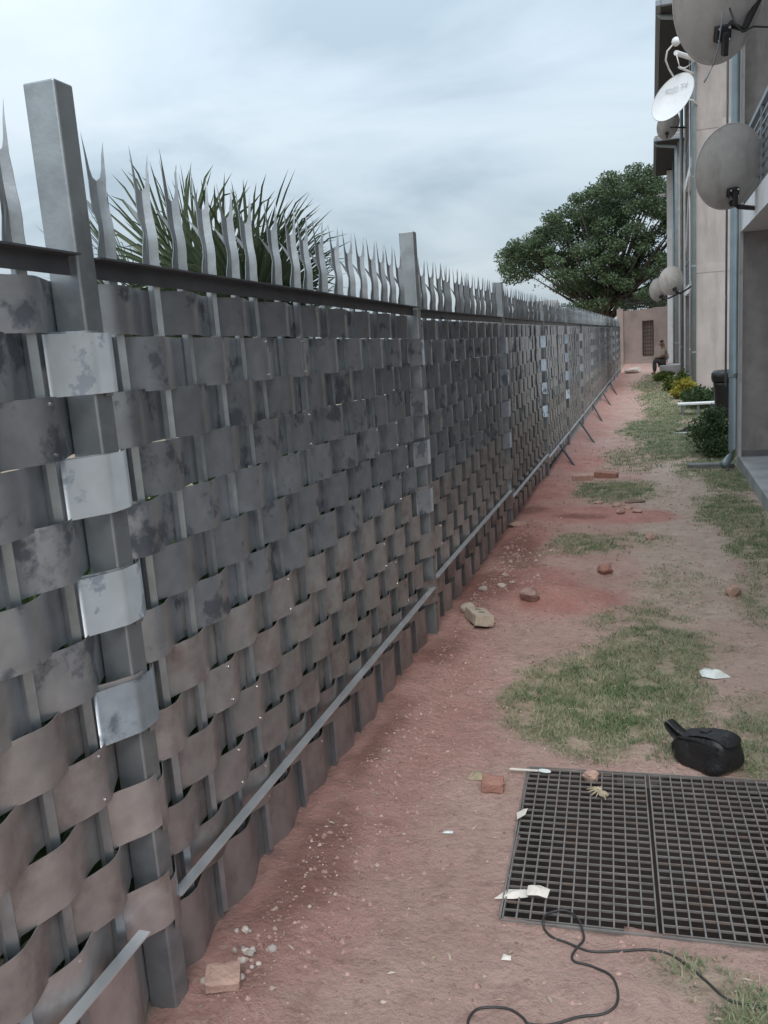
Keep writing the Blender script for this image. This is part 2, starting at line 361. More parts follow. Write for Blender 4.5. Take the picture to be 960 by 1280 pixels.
# pale (a folded V section, open to the yard side)
def pale_mesh(var, h_rail):
    rnd = random.Random(var)
    t = .0032
    # z, left edge (y,x), fold (y,x), right edge (y,x)
    j = lambda a: a + rnd.uniform(-.002, .002)
    zr = h_rail
    # below the rail: lopsided V; above it: a flatter blade turned across the fence line, wavy and forked
    def blade(z, wl, wr, off, d):
        ux, uy = .56, .83; nx, ny = .83, -.56
        cx, cy = nx*off, ny*off
        return (z, cy-uy*wl, cx-ux*wl, cy-ny*d, cx-nx*d, cy+uy*wr, cx+ux*wr)
    secs = [(.015,-.016,.0082,-.006,-.011,.021,.0030), (zr-.01,-.016,.0082,-.006,-.011,.021,.0030), blade(zr+.012,.022,.022,0,.010), blade(zr+.040,j(.021),.021,.001,.010),
            blade(zr+.068,j(.015),.022,.003,.008), blade(zr+.092,j(.013),.021,.004,.008), blade(zr+.120,j(.017),.019,.001,.010), blade(zr+.150,.020,j(.017),-.001,.010), blade(zr+.185,.019,j(.018),-.002,.008)]
    b = MB()
    def ring(s):
        z, ly, lx, my, mx_, ry, rx = s
        return [(lx, ly, z), (mx_, my, z), (rx, ry, z), (rx+.0016, ry-t, z), (mx_+t*.9, my-t*.7, z), (lx+.0026, ly-t*.3, z)]
    b.add([p for q in secs for p in ring(q)], [(6*k+i, 6*k+(i+1) % 6, 6*k+6+(i+1) % 6, 6*k+6+i) for k in range(len(secs)-1) for i in range(6)])
    z, ly, lx, my, mx_, ry, rx = secs[-1]
    Lp, Mp, Rp = Vector((lx, ly, z)), Vector((mx_, my, z)), Vector((rx, ry, z)); nn = Vector((.83, -.56, 0))*.003
    def horn(Ep, lean, tz):
        d = (Ep-Mp); up = Vector((0, 0, 1))
        prof = [(Ep, Mp), (Ep+up*.022+d*.03, Mp+up*.006+d*.42), (Ep+up*.045+d*.06, Mp+up*.022+d*.66), (Ep+up*.066+d*.10, Mp+up*.052+d*.86)]
        tip = Ep+d*lean+up*tz; vs = []
        for o_, i_ in prof: vs += [o_, i_, i_+nn, o_+nn]
        fs = [(4*k+a, 4*k+(a+1) % 4, 4*k+4+(a+1) % 4, 4*k+4+a) for k in range(3) for a in range(4)]
        n0 = len(vs); vs.append(tip); fs += [(12+a, 12+(a+1) % 4, n0) for a in range(4)]
        b.add(vs, fs)
    horn(Lp, .22+rnd.uniform(-.12, .12), .100+rnd.uniform(-.008, .006)); horn(Rp, .14+rnd.uniform(-.12, .12), .088+rnd.uniform(-.008, .006))
    def spike(a, e2, w):
        a, e2 = Vector(a), Vector(e2)
        b.add([a+Vector((0,0,w)), a-Vector((0,0,w)), a+Vector((.003,.003,0)), e2], [(0,1,3),(1,2,3),(2,0,3),(0,2,1)])
    s5 = secs[5]; s7 = secs[7]
    if rnd.random() < .8: spike((s5[2]+.004, s5[1]+.003, s5[0]-.006), (s5[2]+.014, s5[1]-.016+rnd.uniform(-.005,.005), s5[0]-.062), .010)
    spike((s7[2]+.002, s7[1]+.002, s7[0]-.026), (s7[2]-.020, s7[1]-.020+rnd.uniform(-.004,.004), s7[0]+.018), .010)
    if rnd.random() < .5: spike((s7[6], s7[5]-.002, s7[0]-.02), (s7[6]-.012, s7[5]+.020, s7[0]+.02), .009)
    me = b.mesh('pale'); me.materials.append(PALE); me.polygons.foreach_set('use_smooth', [True]*len(me.polygons)); me.set_sharp_from_angle(angle=radians(38)); return me
ppool = {}
for b in range(NB):
    za, zb = rail_z(b)
    for k in range(1, 18):
        y = FY1 + (b-1)*FS + PW/2 + k*PITCH_P
        if y < .55: continue
        key = (b if b < 4 else 4, random.randrange(5))
        if key not in ppool: ppool[key] = pale_mesh(hash(key) % 999, (za+zb)/2+.03)
        o = place('pale', ppool[key], fence, F((WX, y + (random.uniform(-.004, .004)), (za-zb)*(.5-k/18))))
        o.rotation_euler = (radians(random.uniform(-.5, .5)), radians(random.uniform(-.4, .4)), radians(random.uniform(-5, 5)))
# rails (angle section)
for b in range(NB):
    y0 = FY1 + (b-1)*FS + PW + .002; y1 = FY1 + b*FS - .002
    if b == 0: y0 = .2
    za, zb = rail_z(b)
    m = MB()
    def angle(prof):
        pr = [(x, z) for x, z in prof]; n = len(pr)
        vs = [F((WX+x, y0, za+z)) for x, z in pr] + [F((WX+x, y1, zb+z)) for x, z in pr]
        m.add(vs, [(i, (i+1) % n, n+(i+1) % n, n+i) for i in range(n)] + [tuple(reversed(range(n))), tuple(range(n, 2*n))])
    angle([(.017,0),(.021,0),(.021,.036),(.052,.036),(.052,.040),(.017,.040)])
    m.build('top_rail', RAIL, fence)
    if b == 0: y1 -= .072
    m = MB(); zl = {0: .262, 1: .262, 2: .315}.get(b, .25 if b == 3 else .20)
    za = zl + (.01 if b < 2 else 0); zb = zl + (.012 if b < 2 else 0)
    if b == 1: zb += .004
    angle([(.0235,-.030),(.0270,-.030),(.0270,-.004),(.052,-.004),(.052,0),(.0235,0)])
    m.build('bottom_rail', LRAIL, fence)
# strips
ROW = .1226
def strip_mesh(parity, seg, seed, behind=False, material=None):
    rnd = random.Random(seed)
    A = .0158
    knots = []                      # corner points of the bent strip (y, x)
    for k in range(0, 19):
        front = ((k + parity) % 2 == 1) and not behind
        post = k in (0, 18)
        if post: x = (-WX-FD)+.006 if front else (-WX-FD)-PD-.006
        elif behind: x = -.019+rnd.uniform(-.003, .003)
        else: x = (A if front else -A) + (rnd.uniform(-.0015, .004) if 1 < k < 17 else 0)
        hw = (PW*.5-.003 if front else PW*.4) if post else (.015 if front else .030)*rnd.uniform(.75, 1.25)
        y = k*PITCH_P + (rnd.uniform(-.006, .006) if 1 < k < 17 else 0)
        if k > 0: knots.append((y-hw, x))
        else: knots.append((0, x))
        if k < 18: knots.append((y+hw, x + rnd.uniform(-.002, .002)))
        else: knots[-1] = (y-hw, x); knots.append((y, x))
    nseg = 18*seg; raw = []
    q = 0
    for i in range(nseg+1):
        y = 18*PITCH_P*i/nseg
        while q < len(knots)-2 and knots[q+1][0] < y: q += 1
        (ya, xa), (yb, xb) = knots[q], knots[q+1]
        t = 0 if yb <= ya else max(0, min(1, (y-ya)/(yb-ya))); raw.append(xa+(xb-xa)*t)
    sm_ = raw[:]
    for it in range(2 if seg > 8 else 1):
        sm_ = [sm_[0]] + [(sm_[i-1]+2*sm_[i]+sm_[i+1])/4 for i in range(1, nseg)] + [sm_[-1]]
    pts = [(18*PITCH_P*i/nseg, sm_[i]) for i in range(nseg+1)]
    h = ROW/2+.0012; th = .0008
    v, f, sm = [], [], []
    n = len(pts); P = []
    for i, (y, x) in enumerate(pts):
        a = pts[max(i-1, 0)]; c = pts[min(i+1, n-1)]
        ty, tx = c[0]-a[0], c[1]-a[1]; l = math.hypot(ty, tx); ny, nx = -tx/l*th, ty/l*th
        w = .0022*mnoise.noise(Vector((y*6, seed*.37, 0)))+rnd.uniform(-.0005, .0005)
        P.append([(x+nx, y+ny, -h+w), (x+nx, y+ny, h+w), (x-nx, y-ny, h+w), (x-nx, y-ny, -h+w)])
    for k in range(4):
        o = len(v)
        for q in P: v += [q[k], q[(k+1) % 4]]
        for i in range(n-1): f.append((o+2*i, o+2*i+2, o+2*i+3, o+2*i+1)); sm.append(k in (0, 2))
    o = len(v); v += P[0]+P[-1]; f += [(o,o+1,o+2,o+3), (o+7,o+6,o+5,o+4)]; sm += [False, False]
    me = bpy.data.meshes.new('strip'); me.from_pydata(v, [], f); me.update(); me.materials.append(material or STRIP)
    me.polygons.foreach_set('use_smooth', sm)
    return me
spool = {}
screw_me = MB(); screw_me.tube([(0,0,0), (.003,0,0)], .0042, 7); screw_mesh = screw_me.mesh('screw'); screw_mesh.materials.append(SCREW)
for b in range(NB):
    za, zb = rail_z(b)
    yb0 = FY1 + (b-1)*FS + PW/2
    for r in range(13):
        par = (r % 2)                          # odd rows pass in front of the posts
        par = 1 if par else 0
        seg = 12 if b < 3 else 6
        behind = False; dust_reflect = r >= 7
        key = (par, seg, (b*14+r) if b < 2 else random.randrange(4), behind, dust_reflect)
        if key not in spool: spool[key] = strip_mesh(par, seg, hash(key[:3]) % 9999, behind, STRIPD if dust_reflect else STRIP)
        zt = (za+zb)/2 + .011 - ROW*(r+.5) + random.uniform(-.0025, .0025)
        dz = (za-zb)*(1 - r/13*.95)
        if b == 1: zt += .0
        o = place('strip', spool[key], fence, F((WX, yb0, zt + dz/2 - (za-zb)*(0))))
        if r == 12: sc_ = 1.66 if b < 2 else (1.25 if b < 4 else .7); o.scale[2] = sc_; o.location.z -= ROW*(sc_-1)/2
        if r == 0: o.scale[2] = .84; o.location.z -= .0095
        o.rotation_euler[0] = -math.atan2(dz, FS) + radians(random.uniform(-.06, .06))
        if b in (0, 1, 2) and not behind:
            for q in range(2 if b == 1 else 1):
                k = random.choice([i for i in range(2, 17) if (i+par) % 2 == 1])
                if b == 0: k = random.choice([i for i in range(11, 18) if (i+par) % 2 == 1])
                for s in (-1, 1):
                    place('screw', screw_mesh, o, (.0163, k*PITCH_P+random.uniform(-.006, .006), s*.049))
# joint covers wrapped over the strip ends at the posts
BRIGHT = mat('lighter_strip_steel', (.50,.515,.525), .42, .55, var=.10, vscale=20, bump=.05, bscale=26, col2=(.27,.29,.32), c2scale=9, c2lo=.565, c2hi=.60, rand=.14, rvar=.2)  # lighter, less metallic steel used on some of the covers
def cover_mesh():
    kn = [(-.116,.0005), (-.028,.0500), (.028,.0500), (.062,.0330)]; n = 26; raw = []
    for i in range(n+1):
        y = kn[0][0]+(kn[-1][0]-kn[0][0])*i/n
        for (ya, xa), (yb, xb) in zip(kn, kn[1:]):
            if ya <= y <= yb+1e-9: raw.append(xa+(xb-xa)*(y-ya)/(yb-ya)); break
    raw = [raw[0]]+[(raw[i-1]+2*raw[i]+raw[i+1])/4 for i in range(1, n)]+[raw[-1]]
    h = ROW/2-.0006; v, f = [], []
    for side, dx in ((0, 0), (1, -.0014)):
        o = len(v)
        for i in range(n+1):
            y = kn[0][0]+(kn[-1][0]-kn[0][0])*i/n; v += [(raw[i]+dx, y, -h), (raw[i]+dx, y, h)]
        for i in range(n): q = (o+2*i, o+2*i+2, o+2*i+3, o+2*i+1); f.append(q if side == 0 else tuple(reversed(q)))
    sm = [True]*len(f); o = 2*(n+1)
    for i in range(n):
        for e_ in (0, 1): f.append((2*i+e_, 2*i+2+e_, o+2*i+2+e_, o+2*i+e_)); sm.append(False)
    f += [(0,1,o+1,o), (2*n+1,2*n,o+2*n,o+2*n+1)]; sm += [False, False]
    me = bpy.data.meshes.new('joint_cover'); me.from_pydata(v, [], f); me.update(); me.polygons.foreach_set('use_smooth', sm); return me
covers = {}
for nm, mm in (('bright', BRIGHT), ('plain', STRIP), ('dust_reflect', STRIPD)):
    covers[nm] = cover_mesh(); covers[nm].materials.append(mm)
for i in range(1, NB+1):
    za = rail_z(min(i, NB-1))[0]; zb = rail_z(i-1)[1]
    for r in range(1, 8, 2):
        if i == 1: kind = 'bright' if r <= 5 else ('plain' if r == 7 else 'dust_reflect')
        elif i in (2, 3, 4): kind = 'bright' if random.random() < .0 else ('dust_reflect' if r > 7 else 'plain')
        else: kind = 'bright' if random.random() < (.25 if i in (5, 6, 9, 10, 12) else .04) and r < 9 else ('dust_reflect' if r > 7 else 'plain')
        z = (za+zb)/2 + .011 - ROW*(r+.5)
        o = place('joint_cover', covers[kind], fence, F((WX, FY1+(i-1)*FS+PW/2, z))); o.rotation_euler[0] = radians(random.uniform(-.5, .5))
# braces staked into the ground
for (ya, zz, xb, yb) in ((10.4,.20,-.82,9.83), (13.4,.18,-.72,11.95), (16.7,.15,-.79,15.0), (20.2,.14,-.78,18.2), (24.2,.12,-.77,21.2)):
    m = MB(); m.tube([F((-1.062, ya, zz)), F((xb, yb, gz(xb, yb)-.03))], .014, 8); m.build('brace', RAIL, fence)

# ------------------------------------------------------------------ apartment blocks
def make_roof(par, X0, X1, Y0, Y1, z):
    # soffit, gutters and a hipped tile roof
    b = MB(); b.box(X0+.06, X1, Y0+.06, Y1-.06, z, z+.06); b.build('soffit', SOFFIT, par)
    r = MB(); h = (Y1-Y0)*.5*.42; cx0 = X0+(Y1-Y0)*.5; my = (Y0+Y1)/2
    if cx0 > X1-.5: cx0 = X1-.5
    zz = z+.125
    r.add([(X0-.02,Y0-.02,zz),(X1,Y0-.02,zz),(X1,Y1+.02,zz),(X0-.02,Y1+.02,zz),(cx0,my,zz+h),(X1,my,zz+h),
           (X0-.02,Y0-.02,zz+.05),(X1,Y0-.02,zz+.05),(X1,Y1+.02,zz+.05),(X0-.02,Y1+.02,zz+.05)],
          [(0,1,7,6),(3,0,6,9),(2,3,9,8),(6,7,5,4),(9,6,4),(8,9,4,5),(3,2,1,0),(1,2,8,5,7)])
    rf = r.build('roof', TILE, par)
    # tile courses on the slopes
    for (a, c, d, e_) in (((X0-.02,Y0-.02),(X1,Y0-.02),(cx0,my),(X1,my)),):
        for k in range(1, 12):
            t = k/12; m = MB()
            p = Vector((a[0]+(d[0]-a[0])*t, a[1]+(d[1]-a[1])*t, zz+.06+h*t)); q = Vector((c[0]+(e_[0]-c[0])*t, c[1]+(e_[1]-c[1])*t, zz+.06+h*t))
            m.bar(p, q, .05, .04); m.build('tile_course', TILE, rf)
    for (x0, x1, y0, y1) in ((X0-.05, X0+.058, Y0-.05, Y1+.05), (X0+.06, X1, Y0-.05, Y0+.058), (X0+.06, X1, Y1-.058, Y1+.05)):
        m = MB(); m.box(x0, x1, y0, y1, z+.002, z+.122); m.build('gutter', GUTTER, par, bevel=.012)
def window(par, x, y0, y1, z0, z1):
    m = MB(); t = .06
    m.box(x-.03, x+.02, y0, y1, z0, z0+t); m.box(x-.03, x+.02, y0, y1, z1-t, z1)
    m.box(x-.03, x+.02, y0, y0+t, z0+t, z1-t); m.box(x-.03, x+.02, y1-t, y1, z0+t, z1-t); m.box(x-.025, x+.02, (y0+y1)/2-.025, (y0+y1)/2+.025, z0+t, z1-t)
    w = m.build('window', WHITEP, par)
    m = MB(); m.box(x-.005, x+.005, y0+t, y1-t, z0+t, z1-t); m.build('pane', GLASS, w)
def pipe(par, x, y, z0, z1, r=.04, m_=None, shoe=None, neck=None, name='downpipe'):
    m = MB(); pts = []
    if shoe: pts += [(x-shoe, y-.10, z0), (x-shoe*.75, y-.075, z0+.012), (x-shoe*.22, y-.02, z0+.075), (x, y, z0+.16)]
    else: pts += [(x, y, z0)]
    if neck: pts += [(x, y, neck[2]-.25), (x-.02, y, neck[2]-.17), (neck[0]+.05, y, neck[2]-.05), (neck[0], y, neck[2]+.02)]
    else: pts += [(x, y, z1)]
    m.tube(pts, r, 12); o = m.build(name, m_ or PIPE, par, smooth=True)
    for k in range(int((z1-z0)/1.9)):
        c = MB(); zz = z0+.9+1.9*k; c.tube([(x, y, zz), (x, y, zz+.035)], r*1.13, 12); c.build('pipe_bracket', m_ or PIPE, o)
    return o
def block(label, X, Y0, Y1, depth=6.0, detail=True, patio=True, rail=True, H=8.1, eave=.78, mw=PLASTER, me_=PLASTER2):
    t = .25
    B = tag(empty('apartment_block', (X, Y0, 0)), label, 'building', 'apartment blocks along the path')
    B.location = (0, 0, 0)
    m = MB(); m.box(X, X+depth, Y0, Y0+t, -.2, H); fw_ = m.build('wall', mw, B)
    m = MB(); m.box(X, X+depth, Y1-t, Y1, -.2, H); m.build('wall', me_, B)
    m = MB(); m.box(X+1.5, X+1.7, Y0+t, Y1-t, -.2, H); m.build('wall', mw, B)
    m = MB(); m.box(X+depth-.2, X+depth-.002, Y0+t, Y1-t, -.2, H); m.build('wall', mw, B)
    for zb in (2.66, 5.68):
        m = MB(); m.box(X-.007, X+depth-.01, Y0-.008, Y0-.0005, zb, zb+.18); m.build('plaster_band', mw, fw_)
    m = MB(); m.box(X-.012, X+.022, Y1-t-.012, Y1-t-.0005, .12, H-.01); m.build('corner_trim', WHITEP, B)
    if patio:
        m = MB(); m.box(X, X+1.49, Y0+t+.01, Y1-t-.002, -.1, .12); m.build('patio_slab', CONC, B, bevel=.008)
        m = MB(); m.box(X+.03, X+1.49, Y1-t-.012, Y1-t-.001, .121, .185); m.build('skirting', CONCD, B)
    for i, zf in enumerate((2.39, 5.35)):
        m = MB(); m.box(X-.004, X+1.495, Y0+t+.004, Y1-t-.004, zf, zf+.22); m.build('balcony_slab', WHITEP, B)
        if rail:
            R = bpy.data.objects.new('railing', None); col.objects.link(R); R.parent = B
            ya, yb = Y0+t+.05, Y1-t-.3
            mm = MB(); mm.box(X+.01, X+.05, ya, yb+.28, zf+.86, zf+.90); mm.build('handrail', GUTTER, R)
            n = 7
            for k in range(n):
                z = zf+.31+k*.078; mm = MB(); mm.box(X+.022, X+.038, ya, yb+.28, z, z+.016); mm.build('rail_bar', GUTTER, R)
            k = 0; y = yb
            while y > ya:
                mm = MB(); mm.box(X+.014, X+.046, y, y+.03, zf+.222, zf+.858); mm.build('rail_post', GUTTER, R); y -= 1.15
        if detail:
            window(B, X+1.49, Y0+t+.6, Y0+t+1.9, zf+.22+.9, zf+.22+2.0)
    if detail:
        window(B, X+1.49, Y0+t+.6, Y0+t+1.9, 1.0, 2.1)
        for z0 in (.12, 2.61, 5.57):
            m = MB(); m.box(X+1.44, X+1.498, Y1-t-2.6, Y1-t-1.7, z0+.002, z0+2.05); d = m.build('door', BROWN, B)
            m = MB(); m.tube([(X+1.40, Y1-t-2.5, z0+1.0), (X+1.445, Y1-t-2.5, z0+1.0)], .015, 6); m.build('handle', SCREW, d)
    make_roof(B, X-eave, X+depth+.6, Y0-.55, Y1+.45, H)
    return B, fw_
B0, _ = block('rough plastered block with the patio slab, nearest balcony and big grey dishes', .87, 1.9, 9.85)
pipe(B0, .800, 9.50, .06, 8.0, .041, shoe=.10)
pipe(B0, .748, 9.76, .85, 8.0, .011, GUTTER, name='gap_strip')  # added thin upright that stands in for the dark gap beside the downpipe
BA, _ = block('smooth beige block with plaster bands between the patio block and the far wall', .98, 21.0, 28.0)
pipe(BA, .925, 20.93, .0, 8.0, .052, neck=(.22, 0, 8.1))
pipe(BA, .955, 23.6, .0, 8.0, .022, WPIPE, name='vent_pipe')
pipe(BA, .88, 27.4, .0, 8.0, .05, neck=(.25, 0, 8.1))
m = MB(); m.bar((.93, 23.0, 5.1), (.93, 25.6, 3.55), .03, .10); m.build('stair_brace', WHITEP, BA)
BB, _ = block('beige block behind the smooth block, its eave level with the tree', .98, 34.7, 41.2, patio=True)
pipe(BB, .925, 34.6, .0, 8.0, .06, neck=(.22, 0, 8.1))
pipe(BB, .90, 37.6, .0, 8.0, .05)
m = MB(); m.box(.70, .985, 40.2, 40.6, -.1, 8.05); m.build('pilaster', WHITEP, BB)
BC, _ = block('farthest beige block, only its roof corner showing beyond the end wall', .98, 49.5, 57.0, detail=False, rail=False)

# concrete kerb beside the downpipe
m = MB(); m.box(.36, .83, 9.60, 9.74, -.05, .045)
tag(m.build('concrete_kerb', CONCD, bevel=.01), 'short grey concrete kerb in the grass beside the downpipe outlet', 'kerb')

# ------------------------------------------------------------------ end wall
W = tag(empty('end_wall', (-2.6, 41.6, 0)), 'pinkish plastered wall with barred opening closing off the far end', 'wall'); W.location = (0, 0, 0)
def gapwall():
    m = MB(); y0, y1 = 41.6, 41.85; x0, x1 = -.385, .10
    m.box(-1.22, x0, y0, y1, -.1, 2.40); m.box(x1, 1.4, y0, y1, -.1, 2.46); m.box(x0, x1, y0, y1, -.1, .33); m.box(x0, x1, y0, y1, 1.9, 2.43)
    m.build('wall_face', PINK, W)
    m = MB(); m.box(-1.50, -1.222, 41.5, 41.9, -.1, 2.5); m.build('pier', PINK, W)
    m = MB(); m.box(x0, x1, y1-.03, y1-.01, .33, 1.9); m.build('gate_back', PINK, W)
    g = bpy.data.objects.new('lattice', None); col.objects.link(g); g.parent = W
    for k in range(5):
        x = x0+.02+(x1-x0-.04)*k/4; w = .022 if k in (0, 4) else .012
        m = MB(); m.box(x-w, x+w, y0-.03, y0-.004, .34, 1.89); m.build('bar', BROWN, g)
    for k in range(10):
        z = .36+1.51*k/9; w = .022 if k in (0, 9) else .012
        m = MB(); m.box(x0, x1, y0-.05, y0-.031, z-w, z+w); m.build('bar', BROWN, g)
    for k in range(26):
        x = -1.15+k*.098; m = MB(); m.tube([(x, 41.72, 2.40), (x+random.uniform(-.02, .02), 41.72, 2.98+random.uniform(-.06, .06))], [.014, .004], 5); m.build('spike', DARKMET, W)
    m = MB(); m.tube([(-1.2, 41.72, 2.72), (1.3, 41.72, 2.72)], .012, 6); m.build('spike_rail', DARKMET, W)
    m = MB(); m.box(-.42, .75, 40.7, 41.595, -.1, .10); m.box(-.42, .75, 41.1, 41.594, .10, .24); m.build('step', PINK, W, bevel=.01)
gapwall()

# ------------------------------------------------------------------ satellite dishes
def dish(label, c, nrm, w, h, roll=0, front=DISHG, back=DISHG, mount=None, depth=.09, lnb=True, lnbpos=None, bracket=True):
    n = Vector(nrm).normalized(); right = Vector((0, 0, 1)).cross(n).normalized(); up = n.cross(right)
    R = Matrix((( right.x, up.x, n.x), (right.y, up.y, n.y), (right.z, up.z, n.z))) @ Matrix.Rotation(roll, 3, 'Z')
    D = empty('satellite_dish', c); D.matrix_world = Matrix.Translation(c) @ R.to_4x4()
    tag(D, label, 'satellite dish')
    m = MB(); rings, seg = 7, 40; vs = []
    for side in (0, 1):
        for i in range(rings+1):
            q = i/rings
            for k in range(seg):
                a = 2*pi*k/seg
                z = depth*(q*q) - depth - (.008 if side else 0)
                vs.append((w/2*q*cos(a), h/2*q*sin(a), z))
    fs = []
    S = (rings+1)*seg
    for i in range(rings):
        for k in range(seg):
            a = i*seg+k; b_ = i*seg+(k+1) % seg
            fs.append((a, b_, b_+seg, a+seg)); 
    m.add(vs[:S], fs, 0); m.add(vs[S:], [tuple(reversed(f)) for f in fs], 1)
    o = m.build('reflector', [front, back], D, smooth=True)
    m = MB(); ring = [(w/2*cos(2*pi*k/seg), h/2*sin(2*pi*k/seg), -.004) for k in range(seg+1)]; m.tube(ring, .0075, 6, caps=False); m.build('rim', back, o, smooth=True)
    if bracket:
        m = MB(); m.box(-.045, .045, -h*.33, -h*.22, -depth-.035, -depth+.03); m.box(-.016, .016, -h*.42, -h*.26, -depth-.085, -depth-.03); m.build('bracket', DARKMET, D, bevel=.006)
        for bx, by in ((-.03, -.235), (.03, -.235), (-.03, -.315), (.03, -.315)):
            m = MB(); m.tube([(bx, h*by, -depth-.030), (bx, h*by, -depth-.042)], .008, 6); m.build('bolt', SCREW, D)
    inv = D.matrix_world.inverted()
    if mount:
        m = MB(); m.tube([inv @ Vector(p) for p in mount], .021, 8); m.build('mount_arm', DARKMET if front is not DISHW else WPIPE, D, smooth=True)
    if lnb:
        lp = Vector(lnbpos) if lnbpos else Vector((0, -h*.62, .42*h))
        m = MB(); m.tube([(0, -h*.5, -.01), (0, -h*.60, lp.z*.5), lp], .012, 6); m.build('feed_arm', DARKMET if front is not DISHW else WPIPE, D)
        m = MB(); m.tube([lp, lp+Vector((0, .05, -.07))], [.026, .036], 10); m.build('receiver', WPIPE, D)
    return D
def ray_at(px, py, Y):
    d = (px-480)/FPX*cr - (py-640)/FPX*cu + fw
    return Vector((0, 0, CAM_H)) + d*(Y/d.y)
# facing away from the path end, up and to the north
c = ray_at(911, 209, 8.2); p1 = ray_at(912, 250, 8.35)
dish('large grey dish seen from behind, clamped to the first balcony slab edge', c, (-.30,.86,.34), .575, .69, radians(-8), lnb=False, mount=[p1+Vector((-.0,-.03,.0)), p1+Vector((.01,-.10,-.05)), p1+Vector((.06,-.14,-.08)), Vector((.80,8.30,2.47)), Vector((.872,8.4,2.47))])
c = ray_at(899, -12, 6.0); p1 = ray_at(906, 10, 6.12)
dish('largest grey dish with dangling cables, above the balcony handrail of the patio block', c, (-.22,.80,.38), .545, .80, radians(-6), lnb=False, mount=[p1+Vector((0,-.04,0)), p1+Vector((.03,-.10,-.13)), p1+Vector((.10,-.10,-.17)), Vector((.80,6.2,3.74)), Vector((.90,6.25,3.7)), Vector((.90,6.25,2.60))])
m = MB(); q = ray_at(903, 15, 5.86)
m.tube([q, ray_at(901, 35, 5.9), ray_at(898, 60, 5.9), ray_at(892, 80, 5.9), ray_at(885, 95, 5.9), ray_at(880, 103, 5.9)], .0045, 6)
tag(m.build('hanging_cable', GUTTER, smooth=True), 'loose grey cable end dangling below the largest grey dish', 'cable')
m = MB(); m.tube([ray_at(912, 10, 5.86), ray_at(918, 28, 5.84), ray_at(928, 40, 5.84), ray_at(942, 33, 5.84), ray_at(960, 34, 5.9), Vector((.93, 6.2, 3.66))], .006, 6)
tag(m.build('dish_cable', CABLE, smooth=True), 'black cable looping from the largest grey dish bracket to its mast', 'cable')
# white dish on the smooth block
c = ray_at(841, 121, 19.6)
WD = dish('white dish with printed lettering turned towards the path, high on the smooth block', c, (-.05,-.62,.30), .66, 1.16, radians(-29), front=DISHW, back=DISHG, lnb=False, bracket=False, depth=.10,
     mount=[c+Vector((.05,.12,-.02)), c+Vector((.25,.5,.05)), Vector((.90,20.6,c.z+.1)), Vector((.99,21.0,c.z+.1))])
inv = WD.matrix_world.inverted()
l0 = ray_at(845, 52, 19.0)
m = MB(); m.tube([inv @ ray_at(842, 96, 19.55), inv @ ray_at(836, 86, 19.3), inv @ ray_at(832, 75, 19.1), inv @ ray_at(834, 64, 19.0), inv @ ray_at(840, 57, 19.0), inv @ l0], .018, 6); m.build('feed_arm', WPIPE, WD, smooth=True)
bm = bmesh.new(); bmesh.ops.create_uvsphere(bm, u_segments=12, v_segments=8, radius=.085); me = bpy.data.meshes.new('receiver'); bm.to_mesh(me); bm.free(); me.materials.append(WPIPE)
me.polygons.foreach_set('use_smooth', [True]*len(me.polygons)); place('receiver', me, WD, inv @ l0)
m = MB(); m.tube([inv @ ray_at(845, 66, 19.6), inv @ ray_at(872, 75, 20.9)], .05, 8); m.build('support_arm', WPIPE, WD)
m = MB(); m.tube([inv @ ray_at(849, 84, 19.7), inv @ ray_at(866, 92, 20.9)], .025, 8); m.build('support_arm', WPIPE, WD)
m = MB(); m.tube([inv @ ray_at(845, 66, 19.6), inv @ ray_at(848, 78, 19.65), inv @ ray_at(850, 86, 19.7), inv @ ray_at(858, 84, 20.3), inv @ ray_at(866, 78, 20.9)], .012, 6); m.build('cable', WPIPE, WD, smooth=True)
def lettering(text, size, parent, loc, rot, material):
    cu_ = bpy.data.curves.new('lettering', 'FONT'); cu_.body = text; cu_.size = size; cu_.align_x = 'CENTER'; cu_.extrude = .001
    o = bpy.data.objects.new('lettering', cu_); col.objects.link(o); dg = bpy.context.evaluated_depsgraph_get(); me = bpy.data.meshes.new_from_object(o.evaluated_get(dg))
    bpy.data.objects.remove(o); me.materials.clear(); me.materials.append(material)
    p = place('lettering', me, parent, loc); p.rotation_euler = rot; return p
lettering('multi TV', .125, WD, (-.02, .20, -.02), (0, 0, radians(29+10)), PRINT)
c = ray_at(835, 156, 27.0)
dish('small grey dish tucked under the white dish beside the smooth block eave', c, (-.25,.80,.30), .62, .78, radians(10), mount=[c+Vector((.05,-.1,-.1)), c+Vector((.25,-.1,-.12)), Vector((.99,27.2,c.z-.1))], lnb=False)
c = ray_at(839, 351, 21.9)
dish('grey dish clamped to the smooth block first floor balcony edge', c, (-.35,.82,.30), .58, .70, radians(-22), mount=[c+Vector((.08,-.08,-.2)), c+Vector((.2,-.12,-.32)), Vector((.99,22.3,2.48))])
c = ray_at(823, 362, 24.3)
dish('pale grey dish with a bright receiver, beyond the smooth block balcony dish', c, (-.40,.80,.28), .50, .62, radians(-18), mount=[c+Vector((.08,-.05,-.15)), c+Vector((.25,-.05,-.25)), Vector((.99,24.6,2.5))], lnb=True, lnbpos=(-.20, -.36, .28))

